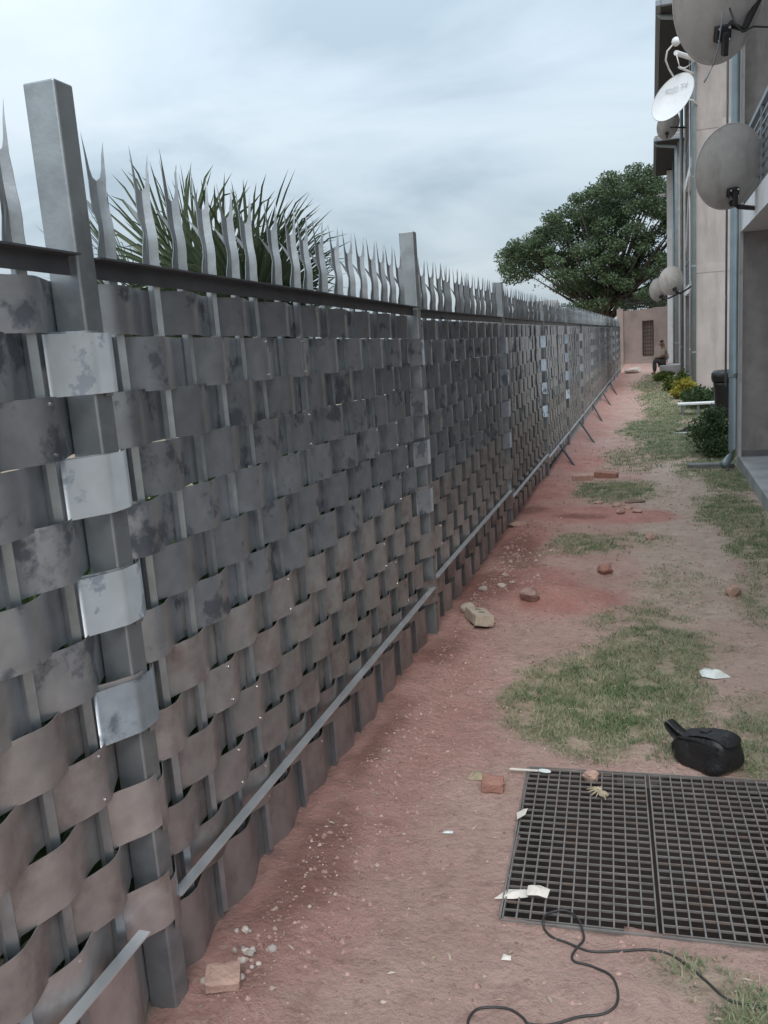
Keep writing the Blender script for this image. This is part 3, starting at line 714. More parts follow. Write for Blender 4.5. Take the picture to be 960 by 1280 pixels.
# ------------------------------------------------------------------ vegetation
def leaf_mesh(pts, size, material, name, seed=1, aspect=.5, up=.3):
    rnd = random.Random(seed); v, f = [], []
    for p in pts:
        d = Vector((rnd.gauss(0, 1), rnd.gauss(0, 1), rnd.gauss(0, .7)+up)).normalized()
        s = d.cross(Vector((rnd.gauss(0, 1), rnd.gauss(0, 1), rnd.gauss(0, 1)))).normalized()
        L_ = size*rnd.uniform(.6, 1.4); w = L_*aspect*.5
        o = len(v); v += [p, p+d*L_*.5+s*w, p+d*L_, p+d*L_*.5-s*w]; f.append((o, o+1, o+2, o+3))
    me = bpy.data.meshes.new(name); me.from_pydata([tuple(a) for a in v], [], f); me.update(); me.materials.append(material)
    return me
def clump_pts(c, r, n, rnd, flat=.75):
    out = []
    for i in range(n):
        d = Vector((rnd.gauss(0, 1), rnd.gauss(0, 1), rnd.gauss(0, 1))).normalized()*(rnd.random()**.42)*r
        d.z *= flat; out.append(Vector(c)+d)
    return out
def big_tree():
    rnd = random.Random(21)
    T = tag(empty('tree', (-2.4, 49, 0)), 'big dark green spreading tree rising behind the pinkish end wall', 'tree')
    Y = 49.0; base = Vector((-2.4, 49, 0))
    pts = []; clumps = []
    tries = 0
    def topz(x):      # outline of the crown above the ground
        xs_ = [(-8.0,5.9), (-7.4,6.7), (-6.2,7.1), (-5.4,7.5), (-4.5,8.3), (-3.6,8.9), (-2.5,9.4), (-1.6,9.5), (-.4,10.0), (.6,9.6), (2.0,9.1), (3.6,7.8)]
        for (a, za), (b, zb) in zip(xs_, xs_[1:]):
            if a <= x <= b: return za+(zb-za)*(x-a)/(b-a)
        return 0
    def botz(x): return 4.6 if x < -6.2 else (4.0 if x < -4.6 else 2.6)
    while len(clumps) < 230 and tries < 9000:
        tries += 1
        x = rnd.uniform(-7.9, 3.4); zt = topz(x)
        z = zt - .45 - (rnd.random()**1.6)*max(.5, zt-botz(x)-.6); y = Y + rnd.uniform(-2.6, 2.6)*(.45+.55*sstep(-8, -4, x))
        r = rnd.uniform(.42, .85)
        if any((Vector((x, (y-Y)*.55, z)) - Vector((c[0].x, (c[0].y-Y)*.55, c[0].z))).length < .50*(r+c[1]) for c in clumps): continue
        # openings where the sky shows
        if any(math.hypot(x-hx, (z-hz)) < hr for hx, hz, hr in ((-5.55,4.55,.75), (-3.4,6.1,.35), (.1,7.0,.5), (.5,5.6,.5), (-1.2,6.3,.3), (-6.9,5.0,.35))): continue
        clumps.append((Vector((x, y, z)), r))
    for c, r in clumps: pts += clump_pts(c, r, int(480*r/.6), rnd, .62)
    for k in range(1500):
        x = rnd.uniform(-7.8, 3.2); z = rnd.uniform(botz(x), max(botz(x)+.1, topz(x)-.1)); pts.append(Vector((x, Y+rnd.uniform(-2, 2), z)))
    me = leaf_mesh(pts, .135, LEAFT, 'crown', 3, .55); o = place('crown', me, T, -base)
    tr = MB(); tr.tube([(0,0,-.2), (.1,0,1.2), (.0,0,2.6), (.2,.1,4.2)], [.42,.34,.30,.2], 10)
    o = tr.build('trunk', BARK, T, smooth=True)
    for c, r in clumps[::3]:
        s = Vector((.05, 0, rnd.uniform(2.0, 3.6))); e_ = c-base; mid = s.lerp(e_, .5)+Vector((0, 0, -.4+rnd.uniform(-.2, .5)))
        b = MB(); b.tube([s, mid, e_], [.11, .06, .02], 6); b.build('limb', BARK, T, smooth=True)
big_tree()
def bush(name, label, cat, c, rx, ry, h, n, size, material, seed, stems=True, aspect=.5):
    rnd = random.Random(seed); B = tag(empty(name, (c[0], c[1], 0)), label, cat)
    cl = []
    for i in range(16):
        a = rnd.uniform(0, 2*pi); q = rnd.random()**.5
        cl.append((Vector((rx*.75*q*cos(a), ry*.75*q*sin(a), h*rnd.uniform(.25, .80)*(1.05-.45*q))), rnd.uniform(.25, .42)*min(rx, ry, h)*1.25))
    pts = []
    for p, r in cl: pts += [q for q in clump_pts(p, r, n//16, rnd, .9) if q.z > .01]
    place('foliage', leaf_mesh(pts, size, material, 'foliage', seed, aspect), B)
    if stems:
        m = MB()
        for p, r in cl[:9]: m.tube([(p.x*.15, p.y*.15, -.03), (p.x*.5, p.y*.5, p.z*.5), p], [.012, .009, .004], 5)
        m.build('stem', TWIG, B)
    return B
bush('shrub', 'dark green shrub growing beside the downpipe of the patio block', 'shrub', (.70, 10.9), .36, .75, .60, 7000, .036, LEAFB, 5)
bush('shrub', 'dark leafy plants growing behind the white plank bench', 'shrub', (.86, 17.0), .38, .8, .42, 2400, .07, LEAFB, 6)
bush('shrub', 'bright yellow leaved shrub at the smooth block corner', 'shrub', (.68, 19.3), .30, .5, .52, 2400, .065, LEAFY, 7)
bush('shrub', 'olive green shrub behind the yellow shrub', 'shrub', (.60, 21.9), .34, .8, .55, 2400, .07, LEAFG, 8)
bush('hedge', 'low dark hedge in front of the seated person', 'hedge', (.36, 26.5), .34, 1.0, .26, 2600, .075, LEAFG, 9)
# palm behind the fence
def palm():
    rnd = random.Random(4); base = Vector((-2.05, 3.82, 0))
    P = tag(empty('fan_palm', base), 'green fan palm with stiff pointed leaves behind the fence spikes', 'palm')
    m = MB(); m.tube([(0,0,-.1), (.02,0,.5), (0,0,1.35)], [.17,.15,.13], 10); m.build('trunk', BARK, P, smooth=True)
    for k in range(38):
        az = k*2.399 + rnd.uniform(-.2, .2); el = radians(rnd.uniform(8, 80)) if k > 4 else radians(rnd.uniform(70, 88))
        d = Vector((cos(az)*cos(el), sin(az)*cos(el), sin(el))); L_ = rnd.uniform(.40, .62)*(.72 if cos(az)*0+sin(az) > .2 else 1)
        s = Vector((0, 0, 1.3)); hub = s + d*L_
        L = bpy.data.objects.new('leaf', None)
        b = MB(); b.tube([s, s+d*L_*.5+Vector((0,0,.03)), hub], [.013,.010,.007], 5)
        side = d.cross(Vector((0, 0, 1))).normalized(); nrm = side.cross(d)
        nb = 46; R_ = rnd.uniform(.46, .62)
        for i in range(nb):
            a = radians(-118 + 236*i/(nb-1))
            dd = (d*cos(a) + side*sin(a)).normalized(); dd = (dd + nrm*(.10+.10*abs(sin(a)))*rnd.uniform(.2, 1.3)).normalized()
            ll = R_*(1-.22*(abs(a)/radians(118))**2)*rnd.uniform(.93, 1.05)
            w = dd.cross(nrm).normalized()*.0085; fold = nrm*.004
            p1 = hub+dd*ll*.45; p2 = hub+dd*ll*.8 - Vector((0,0,.012)); p3 = hub+dd*ll - Vector((0, 0, .05*rnd.uniform(.1, 1.9)))
            b.add([hub, p1+w, p1+fold, p1-w, p2+w*.6, p2+fold*.6, p2-w*.6, p3], [(0,1,2),(0,2,3),(1,4,5,2),(2,5,6,3),(4,7,5),(5,7,6)])
        b.build('leaf', PALMG, P)
palm()
bush('shrub', 'thin twiggy shrub just behind the fence beside the bare post', 'shrub', (-1.42, 1.15), .22, .35, 1.80, 700, .05, LEAFB, 15)
def overgrowth():
    rnd = random.Random(31); pts = []
    for i in range(22000):
        y = rnd.uniform(.3, 11.5); hgt = 1.08+.42*fbm(y*1.1, 3.3, 0, 3)
        z = rnd.random()**.8*min(1.46, hgt); x = -1.24 - rnd.random()**1.5*(.75 if z < .9 else .5)
        pts.append(Vector((x, y, z)))
    o = place('overgrowth', leaf_mesh(pts, .10, LEAFB, 'overgrowth', 8, .45, .6)); tag(o, 'dark tangled weeds growing against the far side of the fence', 'weeds', kind='stuff')
overgrowth()
# grass as blades
def grass():
    rnd = random.Random(11); v, f = [], []
    def blades(x0, x1, y0, y1, n, hmin, hmax, w):
        for i in range(n):
            x, y = rnd.uniform(x0, x1), rnd.uniform(y0, y1)
            u_, v_ = grate_uv(x, y)
            if abs(u_) < GW+.01 and abs(v_) < GH+.01: continue
            g = masks(x, y)[0]
            if rnd.random() > g or x > .86 and 1.9 < y < 9.9: continue
            if nz(x*9, y*9, 4)+.5*nz(x*23, y*23, 6) < -.42+.55*(1-g) : continue
            z = gz(x, y)-.003; h = rnd.uniform(hmin, hmax)*(.55+.6*g); a = rnd.uniform(0, 2*pi); le = h*rnd.uniform(.3, 1.7)
            d = Vector((cos(a), sin(a), 0)); s = Vector((-sin(a), cos(a), 0))*w*rnd.uniform(.6, 1.3)
            p = Vector((x, y, z)); o = len(v)
            q = p+Vector((0,0,h*.6))+d*le*.35; t = p+Vector((0,0,h))+d*le
            v.extend([tuple(p-s), tuple(p+s), tuple(q+s*.7), tuple(q-s*.7), tuple(t)]); f.extend([(o,o+1,o+2,o+3), (o+3,o+2,o+4)])
    blades(-.9, .6, 1.5, 5.2, 150000, .010, .028, .0015)
    blades(-1., .86, 5.2, 9.4, 90000, .012, .030, .0024)
    blades(-.9, .95, 9.4, 16, 70000, .012, .036, .004)
    blades(-.8, .95, 16, 30, 40000, .015, .045, .008)
    me = bpy.data.meshes.new('grass'); me.from_pydata(v, [], f); me.update(); me.materials.append(GRASSM)
    tag(place('grass', me), 'short patchy grass, part green and part dried out', 'grass', kind='stuff')
grass()
def litter():
    rnd = random.Random(12); v, f = [], []
    for i in range(5200):
        if rnd.random() < .6: x, y = rnd.uniform(-1.0, .55), rnd.uniform(1.5, 5.5)
        else: x, y = rnd.uniform(-1.0, .8), rnd.uniform(5.5, 12)
        u_, v_ = grate_uv(x, y)
        if abs(u_) < GW and abs(v_) < GH: continue
        g = masks(x, y)
        if rnd.random() > .22 + .7*g[0] - .2*g[1]: continue
        z = gz(x, y)+.002; L_ = rnd.uniform(.004, .016); a = rnd.uniform(0, 2*pi); w = L_*rnd.uniform(.12, .45)
        d = Vector((cos(a), sin(a), rnd.uniform(-.1, .35)))*L_; s = Vector((-sin(a), cos(a), rnd.uniform(-.3, .3)))*w
        p = Vector((x, y, z)); o = len(v); v += [tuple(p-d), tuple(p+s+Vector((0,0,.002))), tuple(p+d), tuple(p-s+Vector((0,0,.002)))]; f.append((o,o+1,o+2,o+3))
    me = bpy.data.meshes.new('dry_litter'); me.from_pydata(v, [], f); me.update(); me.materials.append(DRYM)
    tag(place('dry_litter', me), 'dry grass clippings and straw bits strewn over the soil', 'litter', kind='stuff')
litter()

# ------------------------------------------------------------------ stones, bricks, rubbish
def rock_mesh(seed, sx, sy, sz, sub=3, rough=.28):
    bm = bmesh.new(); bmesh.ops.create_icosphere(bm, subdivisions=sub, radius=1); rnd = random.Random(seed); o = Vector((rnd.uniform(0, 50), rnd.uniform(0, 50), 0))
    pl = [(Vector((rnd.gauss(0,1), rnd.gauss(0,1), rnd.gauss(0,1))).normalized(), rnd.uniform(.62, .9)) for i in range(7)]
    for v in bm.verts:
        p = v.co.copy(); r = 1+rough*mnoise.noise(p*1.4+o)+rough*.4*mnoise.noise(p*4+o)
        p = p*r
        for n_, d_ in pl:
            t = p.dot(n_)-d_
            if t > 0: p -= n_*t*.85
        v.co = Vector((p.x*sx, p.y*sy, p.z*sz))
    me = bpy.data.meshes.new('rock'); bm.to_mesh(me); bm.free(); return me
def rock(name, label, x, y, s, material, seed, rz=0, cat='stone', group=None, sink=.25):
    me = rock_mesh(seed, *s); me.materials.append(material)
    o = place(name, me, None, (x, y, gz(x, y)+s[2]*(1-sink)*.8)); o.rotation_euler = (0, 0, rz); tag(o, label, cat, group); return o
rock('rock', 'lumpy brown stone lying alone on the red soil mound', -.68, 4.70, (.062,.05,.048), STONE, 3)
rock('rock', 'dark red clod on the pale path beyond the soil mound', -.30, 5.42, (.052,.05,.04), BRICKR, 4)
rock('rock', 'rounded pinkish stone beside the grass near the plastic scrap', .43, 5.0, (.045,.045,.040), BRICKP, 5)
rock('rock', 'pale stone touching the cement brick beside the fence', -1.0, 4.50, (.045,.04,.035), BRICKY, 6)
rock('rock', 'flat pale stone at the foot of the short fence post', -1.03, 6.70, (.10,.055,.02), BRICKP, 8)
rock('rock', 'reddish stone sitting on the edge of the drain grate', -.215, 2.755, (.032,.024,.022), BRICKP, 9)
rock('rock', 'small tan stone at the fence foot behind the cement brick', -.98, 4.88, (.03,.022,.018), PEB, 31)
rock('rock', 'curved tan stone on the dark dug soil', -.88, 4.95, (.028,.022,.016), PEB, 32)
rock('rock', 'whitish lump lying on the red soil far along the fence', -.66, 32.3, (.30,.22,.14), PEB, 33)
rock('rock', 'small brown stone on the path between the grass patches', -.02, 6.35, (.04,.03,.03), BRICKP, 34)
rock('rock', 'flat dark stone at the end of the low soil ridge', -.15, 7.75, (.09,.05,.02), TWIG, 35)
for i, (x, y) in enumerate(((-.46,7.72), (-.30,7.6), (-.20,7.35), (-.12,7.2), (-.26,7.15))):
    rock('clod', 'pinkish clod at the edge of the low soil ridge', x, y, (.045,.035,.02), BRICKP, 40+i, rz=i, group='clods along the soil ridge')
def brick(label, x, y, rz, size, material, tilt=(0, 0), holes=0, zoff=0):
    L_, w, h = size
    B = tag(empty('brick', (x, y, gz(x, y)+zoff)), label, 'brick'); B.rotation_euler = (tilt[0], tilt[1], rz)
    bm = bmesh.new(); bmesh.ops.create_cube(bm, size=1); bmesh.ops.subdivide_edges(bm, edges=bm.edges, cuts=5, use_grid_fill=True)
    for v in bm.verts:
        p = v.co; k = Vector((p.x*L_, p.y*w, p.z*h+h/2)); e_ = sum(abs(c_) > .49 for c_ in p)
        n_ = mnoise.noise(Vector((k.x*25+x*9, k.y*25+y*9, k.z*25)))
        k += Vector((p.x, p.y, p.z))*(-.007 if e_ > 1 else 0)*(.6+n_) + Vector((n_, n_, 0))*.0018
        v.co = k
    me = bpy.data.meshes.new('brick_body'); bm.to_mesh(me); bm.free(); me.materials.append(material); place('brick_body', me, B)
    for i in range(holes):
        m = MB(); cx = (i-(holes-1)/2)*L_*.34; m.tube([(cx,0,h-.012), (cx,0,h+.0015)], w*.16, 12); m.build('core_hole', HOLE, B)
    return B
brick('pale cement brick with two core holes lying by the fence', -.905, 4.33, radians(118), (.20,.105,.062), BRICKY, (.16, .05), 2, .006)
brick('broken red half brick on the bare soil beside the grate', -.53, 2.635, radians(6), (.075,.062,.04), BRICKR, (.02, .05))
brick('flat red brick piece among pebbles at the foot of the nearest post', -1.005, 1.585, radians(25), (.085,.07,.03), BRICKP, (.10, .06), 0, .004)
brick('pale brick lying flat by the grass, left of its darker neighbour', -.70, 9.05, radians(8), (.215,.105,.07), BRICKP, (.1, 0), 0, -.01)
brick('darker brick lying end to end with the pale brick near the brace', -.47, 9.20, radians(-12), (.24,.105,.07), BRICKR, (.1, .08), 0, -.005)
# pebbles by the nearest post
pm = [rock_mesh(60+i, 1, .8, .75, 2, .3) for i in range(4)]
for p_ in pm: p_.materials.append(PEB)
rnd = random.Random(5)
for i in range(15):
    x = -1.04 + rnd.uniform(-.02, .10); y = 1.70 + rnd.gauss(0, .05); s = rnd.uniform(.006, .014)
    o = place('pebble', pm[i % 4], None, (x, y, gz(x, y)+s*.4)); o.scale = (s, s, s); o.rotation_euler[2] = i
    tag(o, 'small whitish pebble in the cluster at the foot of the nearest post', 'pebble', 'pebbles by the nearest post')
def gravel():
    rnd = random.Random(8); v, f = [], []
    base = [(1,0,0),(0,1,0),(-1,0,0),(0,-1,0),(0,0,1),(0,0,-1)]; bf = [(0,1,4),(1,2,4),(2,3,4),(3,0,4),(1,0,5),(2,1,5),(3,2,5),(0,3,5)]
    n = 0
    while n < 1500:
        if rnd.random() < .55: x, y = -1.03+abs(rnd.gauss(0, .13)), rnd.uniform(1.4, 6)
        elif rnd.random() < .7: x, y = rnd.uniform(-1, .5), rnd.uniform(1.4, 5)
        else: x, y = rnd.uniform(-1, .7), rnd.uniform(5, 13)
        u_, v_ = grate_uv(x, y)
        if abs(u_) < GW and abs(v_) < GH: continue
        n += 1
        s = rnd.uniform(.0015, .0045) if rnd.random() < .88 else rnd.uniform(.005, .010)
        if y > 5: s *= 1.8
        rz = rnd.uniform(0, 6.3); z = gz(x, y)+s*.25; o = len(v)
        for p in base:
            k = rnd.uniform(.7, 1.3); px, py, pz = p[0]*s*k, p[1]*s*k*.8, p[2]*s*k*.7
            v.append((x+px*cos(rz)-py*sin(rz), y+px*sin(rz)+py*cos(rz), z+pz))
        f += [tuple(i+o for i in t) for t in bf]
    me = bpy.data.meshes.new('gravel'); me.from_pydata(v, [], f); me.update()
    m = leafmat('gravel_stone', (.26,.15,.12), (.56,.47,.42), .95, 0); me.materials.append(m)
    tag(place('gravel', me), 'scattered grit and stone chips on the red soil', 'gravel', kind='stuff')
gravel()
def clods():
    rnd = random.Random(18); v, f = [], []
    base = [(1,0,0),(.3,.95,0),(-.8,.6,0),(-.8,-.6,0),(.3,-.95,0),(.2,.2,.8),(-.3,-.1,.7)]; bf = [(0,1,5),(1,2,5),(2,6,5),(2,3,6),(3,4,6),(4,0,5),(4,5,6)]
    n = 0
    while n < 5200:
        if rnd.random() < .45: x, y = -1.03+abs(rnd.gauss(0, .22)), rnd.uniform(1.4, 7)
        elif rnd.random() < .6: x, y = rnd.uniform(-1, .5), rnd.uniform(1.4, 5)
        else: x, y = rnd.uniform(-1, .75), rnd.uniform(5, 12)
        u_, v_ = grate_uv(x, y)
        if abs(u_) < GW+.01 and abs(v_) < GH+.01: continue
        if nz(x*3.1, y*3.1, 8) < rnd.uniform(-.5, .35): continue
        n += 1
        s_ = .0022+.0075*rnd.random()**3
        if y > 5: s_ *= 1.6
        rz = rnd.uniform(0, 6.3); z = gz(x, y)-.0008; o = len(v)
        for p in base:
            k = rnd.uniform(.65, 1.35); px, py, pz = p[0]*s_*k, p[1]*s_*k, p[2]*s_*k
            v.append((x+px*cos(rz)-py*sin(rz), y+px*sin(rz)+py*cos(rz), z+pz))
        f += [tuple(i+o for i in t) for t in bf]
    me = bpy.data.meshes.new('soil_crumbs'); me.from_pydata(v, [], f); me.update()
    me.materials.append(leafmat('soil_crumb', (.22,.12,.10), (.46,.31,.27), .95, 0))
    tag(place('soil_crumbs', me), 'small crumbs of red soil scattered over the bare ground', 'soil', kind='stuff')
clods()
def sheet(name, label, x, y, pts, material, cat, z=0, rz=0, up=.02, seed=1):
    # crumpled sheet: outline points (metres) filled as a grid fan with raised folds and a real thickness
    rnd = random.Random(seed); n = len(pts); b = MB(); vs = []
    rings = 5
    for k in range(rings+1):
        q = k/rings
        for px, py in pts:
            h = up*(1-q)*.7 + up*.55*mnoise.noise(Vector((px*q*22+seed, py*q*22, seed))) + .003
            vs.append((px*q, py*q, max(.001, h)))
    fs = []
    for k in range(rings):
        for i in range(n):
            fs.append((k*n+i, (k+1)*n+i, (k+1)*n+(i+1) % n, k*n+(i+1) % n))
    b.add(vs, fs)
    o = b.build(name, material, None, smooth=False, loc=(x, y, z if z else gz(x, y)))
    s = o.modifiers.new('thick', 'SOLIDIFY'); s.thickness = .0012; o.rotation_euler[2] = rz
    tag(o, label, cat); return o
sheet('plastic_scrap', 'crumpled whitish plastic scrap on the grass above the bag', .25, 3.74, [(-.055,-.02),(-.06,.03),(-.035,.075),(-.02,.05),(.0,.03),(.05,.01),(.065,-.01),(.0,-.04)], PLAST, 'litter', up=.04, seed=3)
sheet('paper_scrap', 'folded pale paper scrap at the corner of the grate', -.375, 2.075, [(-.05,-.02),(-.02,.028),(.035,.03),(.04,.0),(.0,-.01)], PAPER, 'litter', up=.018, seed=4)
sheet('tissue', 'crumpled white tissue lying on the grate bars', -.308, 2.085, [(-.028,-.022),(-.03,.02),(.0,.03),(.03,.018),(.026,-.02),(.0,-.012)], PAPER, 'litter', z=.012, up=.02, seed=5)
sheet('dry_leaf', 'curled grey leaf lying beside the broken half brick', -.60, 2.70, [(-.03,-.02),(-.02,.035),(.0,.045),(.02,.01),(.035,-.02)], DRY, 'leaf', up=.02, seed=6)
sheet('dry_leaf', 'pale leaf lying on the left edge of the grate', -.405, 2.47, [(-.012,-.035),(-.018,.0),(.0,.03),(.012,.035),(.008,.0)], PAPER, 'leaf', z=.010, up=.012, seed=7)
sheet('paper_chip', 'small white paper chip on the soil below the grate', -.355, 1.83, [(-.012,-.010),(-.008,.010),(.010,.008),(.012,-.006)], PAPER, 'litter', up=.006, seed=8)
sheet('paper_chip', 'small pale scrap on the bare soil beside the fence path', -.62, 2.34, [(-.016,-.006),(-.012,.008),(.014,.010),(.018,-.004)], PLAST, 'litter', up=.006, seed=9)
sheet('dark_rag', 'black rag with a pale underside on the grass before the bench', .50, 13.1, [(-.20,-.06),(-.12,.03),(.02,.10),(.10,.14),(.16,.04),(.20,-.03),(.05,-.05)], BLACKC, 'rag', up=.11, seed=10)
sheet('pale_rag', 'flat pale scrap sticking out under the black rag', .47, 13.03, [(-.28,-.05),(-.20,.02),(.10,.03),(.28,.02),(.20,-.06),(0,-.09)], PLAST, 'rag', up=.012, seed=12)
# plastic spoon across the grate corner
S = tag(empty('plastic_spoon', (-.42, 2.755, .012), radians(2)), 'white plastic spoon lying across the corner of the grate', 'spoon')
m = MB(); m.box(-.07, .03, -.004, .004, .0, .004); m.build('handle', PAPER, S)
m = MB(); m.add([(.03+.022*(1+cos(a)), .013*sin(a), .001+.004*abs(sin(a*.5))) for a in [2*pi*k/12 for k in range(12)]], [tuple(range(12))]); o = m.build('bowl', PLAST, S); o.modifiers.new('t', 'SOLIDIFY').thickness = .0015
# dry plant tuft on the grate
T = tag(empty('dry_plant', (-.185, 2.66, .012)), 'dried straw-coloured plant tuft lying on the grate', 'dead plant')
m = MB(); rnd = random.Random(3)
for k in range(16):
    a = rnd.uniform(1.2, 4.6); l = rnd.uniform(.02, .055); m.tube([(.015,-.015,.004), (.015+cos(a)*l*.5, -.015+sin(a)*l*-.5, .012), (.015+cos(a)*l, -.015-sin(a)*l, .003)], [.0035,.003,.0012], 5)
m.build('stalks', DRY, T)
me = rock_mesh(77, .02, .017, .012, 2, .4); me.materials.append(DRY); place('seed_head', me, T, (.022, -.03, .006))

# ------------------------------------------------------------------ drain grates
def grate(label, u0, u1):
    G = tag(empty('drain_grate', (GC.x, GC.y, 0), GROT), label, 'grate', 'grates over the drain pit')
    nx = round((u1-u0)/.035)
    mb = MB(); mb.box(-.0020, .0020, -GH+.004, GH-.004, -.010, .004); bear = mb.mesh('bar'); bear.materials.append(GRATE)
    mb = MB(); mb.box(u0+.004, u1-.004, -.0016, .0016, -.0035, .0025); cross = mb.mesh('cross_bar'); cross.materials.append(GRATE)
    for i in range(nx+1):
        place('bar', bear, G, (u0+.004+(u1-u0-.008)*i/nx, 0, 0))
    ny = 24
    for j in range(ny+1):
        place('cross_bar', cross, G, (0, -GH+.008+(2*GH-.016)*j/ny, 0))
    return G
grate('rusty steel bar grate over the drain pit, the one under the paper scraps', -GW, -GW+.400)
grate('rusty steel bar grate over the drain pit, the one touching the black bag', -GW+.406, GW)
def pit_frame():
    m = MB()
    m.box(-GW-.006, -GW-.001, -GH, GH, -.05, .003); m.box(GW+.001, GW+.006, -GH, GH, -.05, .003)
    m.box(-GW, GW, GH+.001, GH+.006, -.05, .003); m.box(-GW, GW, -GH-.006, -GH-.001, -.05, .003)
    o = m.build('pit_frame', GRATE, None, loc=(GC.x, GC.y, 0)); o.rotation_euler[2] = GROT
    tag(o, 'thin rusty steel rim holding the two grates in the soil', 'frame')
pit_frame()

# ------------------------------------------------------------------ cable on the ground
def gp(px, py):
    d = (px-480)/FPX*cr - (py-640)/FPX*cu + fw
    t = -CAM_H/d.z; return d.x*t, d.y*t
def ground_cable():
    raw = [(1006,1300),(960,1262),(911,1249),(877,1220),(843,1195),(814,1187),(777,1189),(739,1189),(710,1178),(689,1170),(679,1157),(685,1147),(706,1143),(722,1153),(730,1172),(721,1184),(715,1194),(719,1201),(739,1207),(760,1218),(770,1232),(772,1253),(760,1265),(727,1270),(693,1278),(662,1279),(654,1272),(639,1262),(618,1257),(597,1259),(587,1270),(585,1281),(588,1295)]
    pts = []
    for a, b in [gp(*p) for p in raw]: pts.append(Vector((a, b, 0)))
    o = []
    for i in range(len(pts)-1):
        p0, p1, p2, p3 = pts[max(i-1,0)], pts[i], pts[i+1], pts[min(i+2, len(pts)-1)]
        for k in range(5):
            t = k/5; q = .5*((2*p1)+(-p0+p2)*t+(2*p0-5*p1+4*p2-p3)*t*t+(-p0+3*p1-3*p2+p3)*t**3)
            u_, v_ = grate_uv(q.x, q.y)
            q.z = (.012 if abs(u_) < GW+.01 and abs(v_) < GH+.01 else gz(q.x, q.y)+.003); o.append(q)
    m = MB(); m.tube(o, .0031, 7); tag(m.build('cable', CABLE, smooth=True), 'thin black cable snaking over the soil below the grates', 'cable')
ground_cable()

# ------------------------------------------------------------------ black bag
def bag():
    B = tag(empty('bag', (.175, 2.93, gz(.175, 2.93)), radians(-40)), 'black fabric bag slumped on the grass at the edge of the grate', 'bag')
    B.scale = (.88, .88, .90)
    bm = bmesh.new(); bmesh.ops.create_cube(bm, size=1); bmesh.ops.subdivide_edges(bm, edges=bm.edges, cuts=9, use_grid_fill=True)
    for v in bm.verts:
        p = v.co.copy()*2
        s = (abs(p.x)**5+abs(p.y)**5+abs(p.z)**5)**(1/5); p = p/s
        taper = 1-.16*p.z-.10*p.x*0; x, y, z = p.x*.118, p.y*.078*taper, p.z*.068+.066
        z *= 1 - .20*sstep(-.2, -1, p.x) + .10*sstep(0, 1, p.x)
        cz = mnoise.noise(Vector((x*16, y*16, z*12)))*.012 + abs(mnoise.noise(Vector((x*38+y*22, y*30-x*15, z*20))))*.007
        n_ = Vector((p.x/.118, p.y/.078, p.z/.068)).normalized(); q = Vector((x, y, z)) + n_*cz
        if z > .09: q.z -= .014*math.exp(-((x+.01)/.03)**2)
        q.z = max(q.z, -.004); v.co = q
    for f in bm.faces: f.smooth = True
    me = bpy.data.meshes.new('body'); bm.to_mesh(me); bm.free(); me.materials.append(BLACKC)
    o = place('body', me, B); s_ = o.modifiers.new('s', 'SUBSURF'); s_.levels = 1; s_.render_levels = 1
    def strap(name, pts, w, th):
        m = MB(); vs = []; n = len(pts)
        for i, p in enumerate(pts):
            p = Vector(p); vs += [p+Vector((0, -w/2, 0)), p+Vector((0, w/2, 0)), p+Vector((th*.3, w/2, th)), p+Vector((th*.3, -w/2, th))]
        fs = []
        for i in range(n-1):
            o_ = 4*i
            for k in range(4): fs.append((o_+k, o_+(k+1) % 4, o_+4+(k+1) % 4, o_+4+k))
        fs += [(3,2,1,0), (4*n-4,4*n-3,4*n-2,4*n-1)]
        m.add(vs, fs); o = m.build(name, BLACKC, B, smooth=True); o.modifiers.new('s', 'SUBSURF').render_levels = 2; return o
    st = strap('handle', [(-.085,-.02,.050),(-.118,-.040,.078),(-.140,-.052,.108),(-.152,-.058,.132),(-.148,-.055,.146),(-.132,-.05,.140),(-.108,-.04,.112),(-.07,-.02,.092)], .048, .012)
    strap('flap', [(-.11,.0,.045),(-.085,.0,.100),(-.02,.0,.128),(.05,.0,.142),(.10,.0,.140),(.124,.0,.115)], .118, .005)
    m = MB(); m.tube([(-.10,-.066,.10), (0,-.068,.118), (.10,-.07,.122)], .0035, 6); m.build('zip', BLACKP, B)
    m = MB(); m.box(-.03, .01, -.018, .018, .134, .140); m.build('buckle', BLACKP, B, bevel=.003)
    me = rock_mesh(19, .035, .03, .03, 3, .3); me.materials.append(BLACKC); place('side_pocket', me, B, (-.118, -.02, .04))
bag()

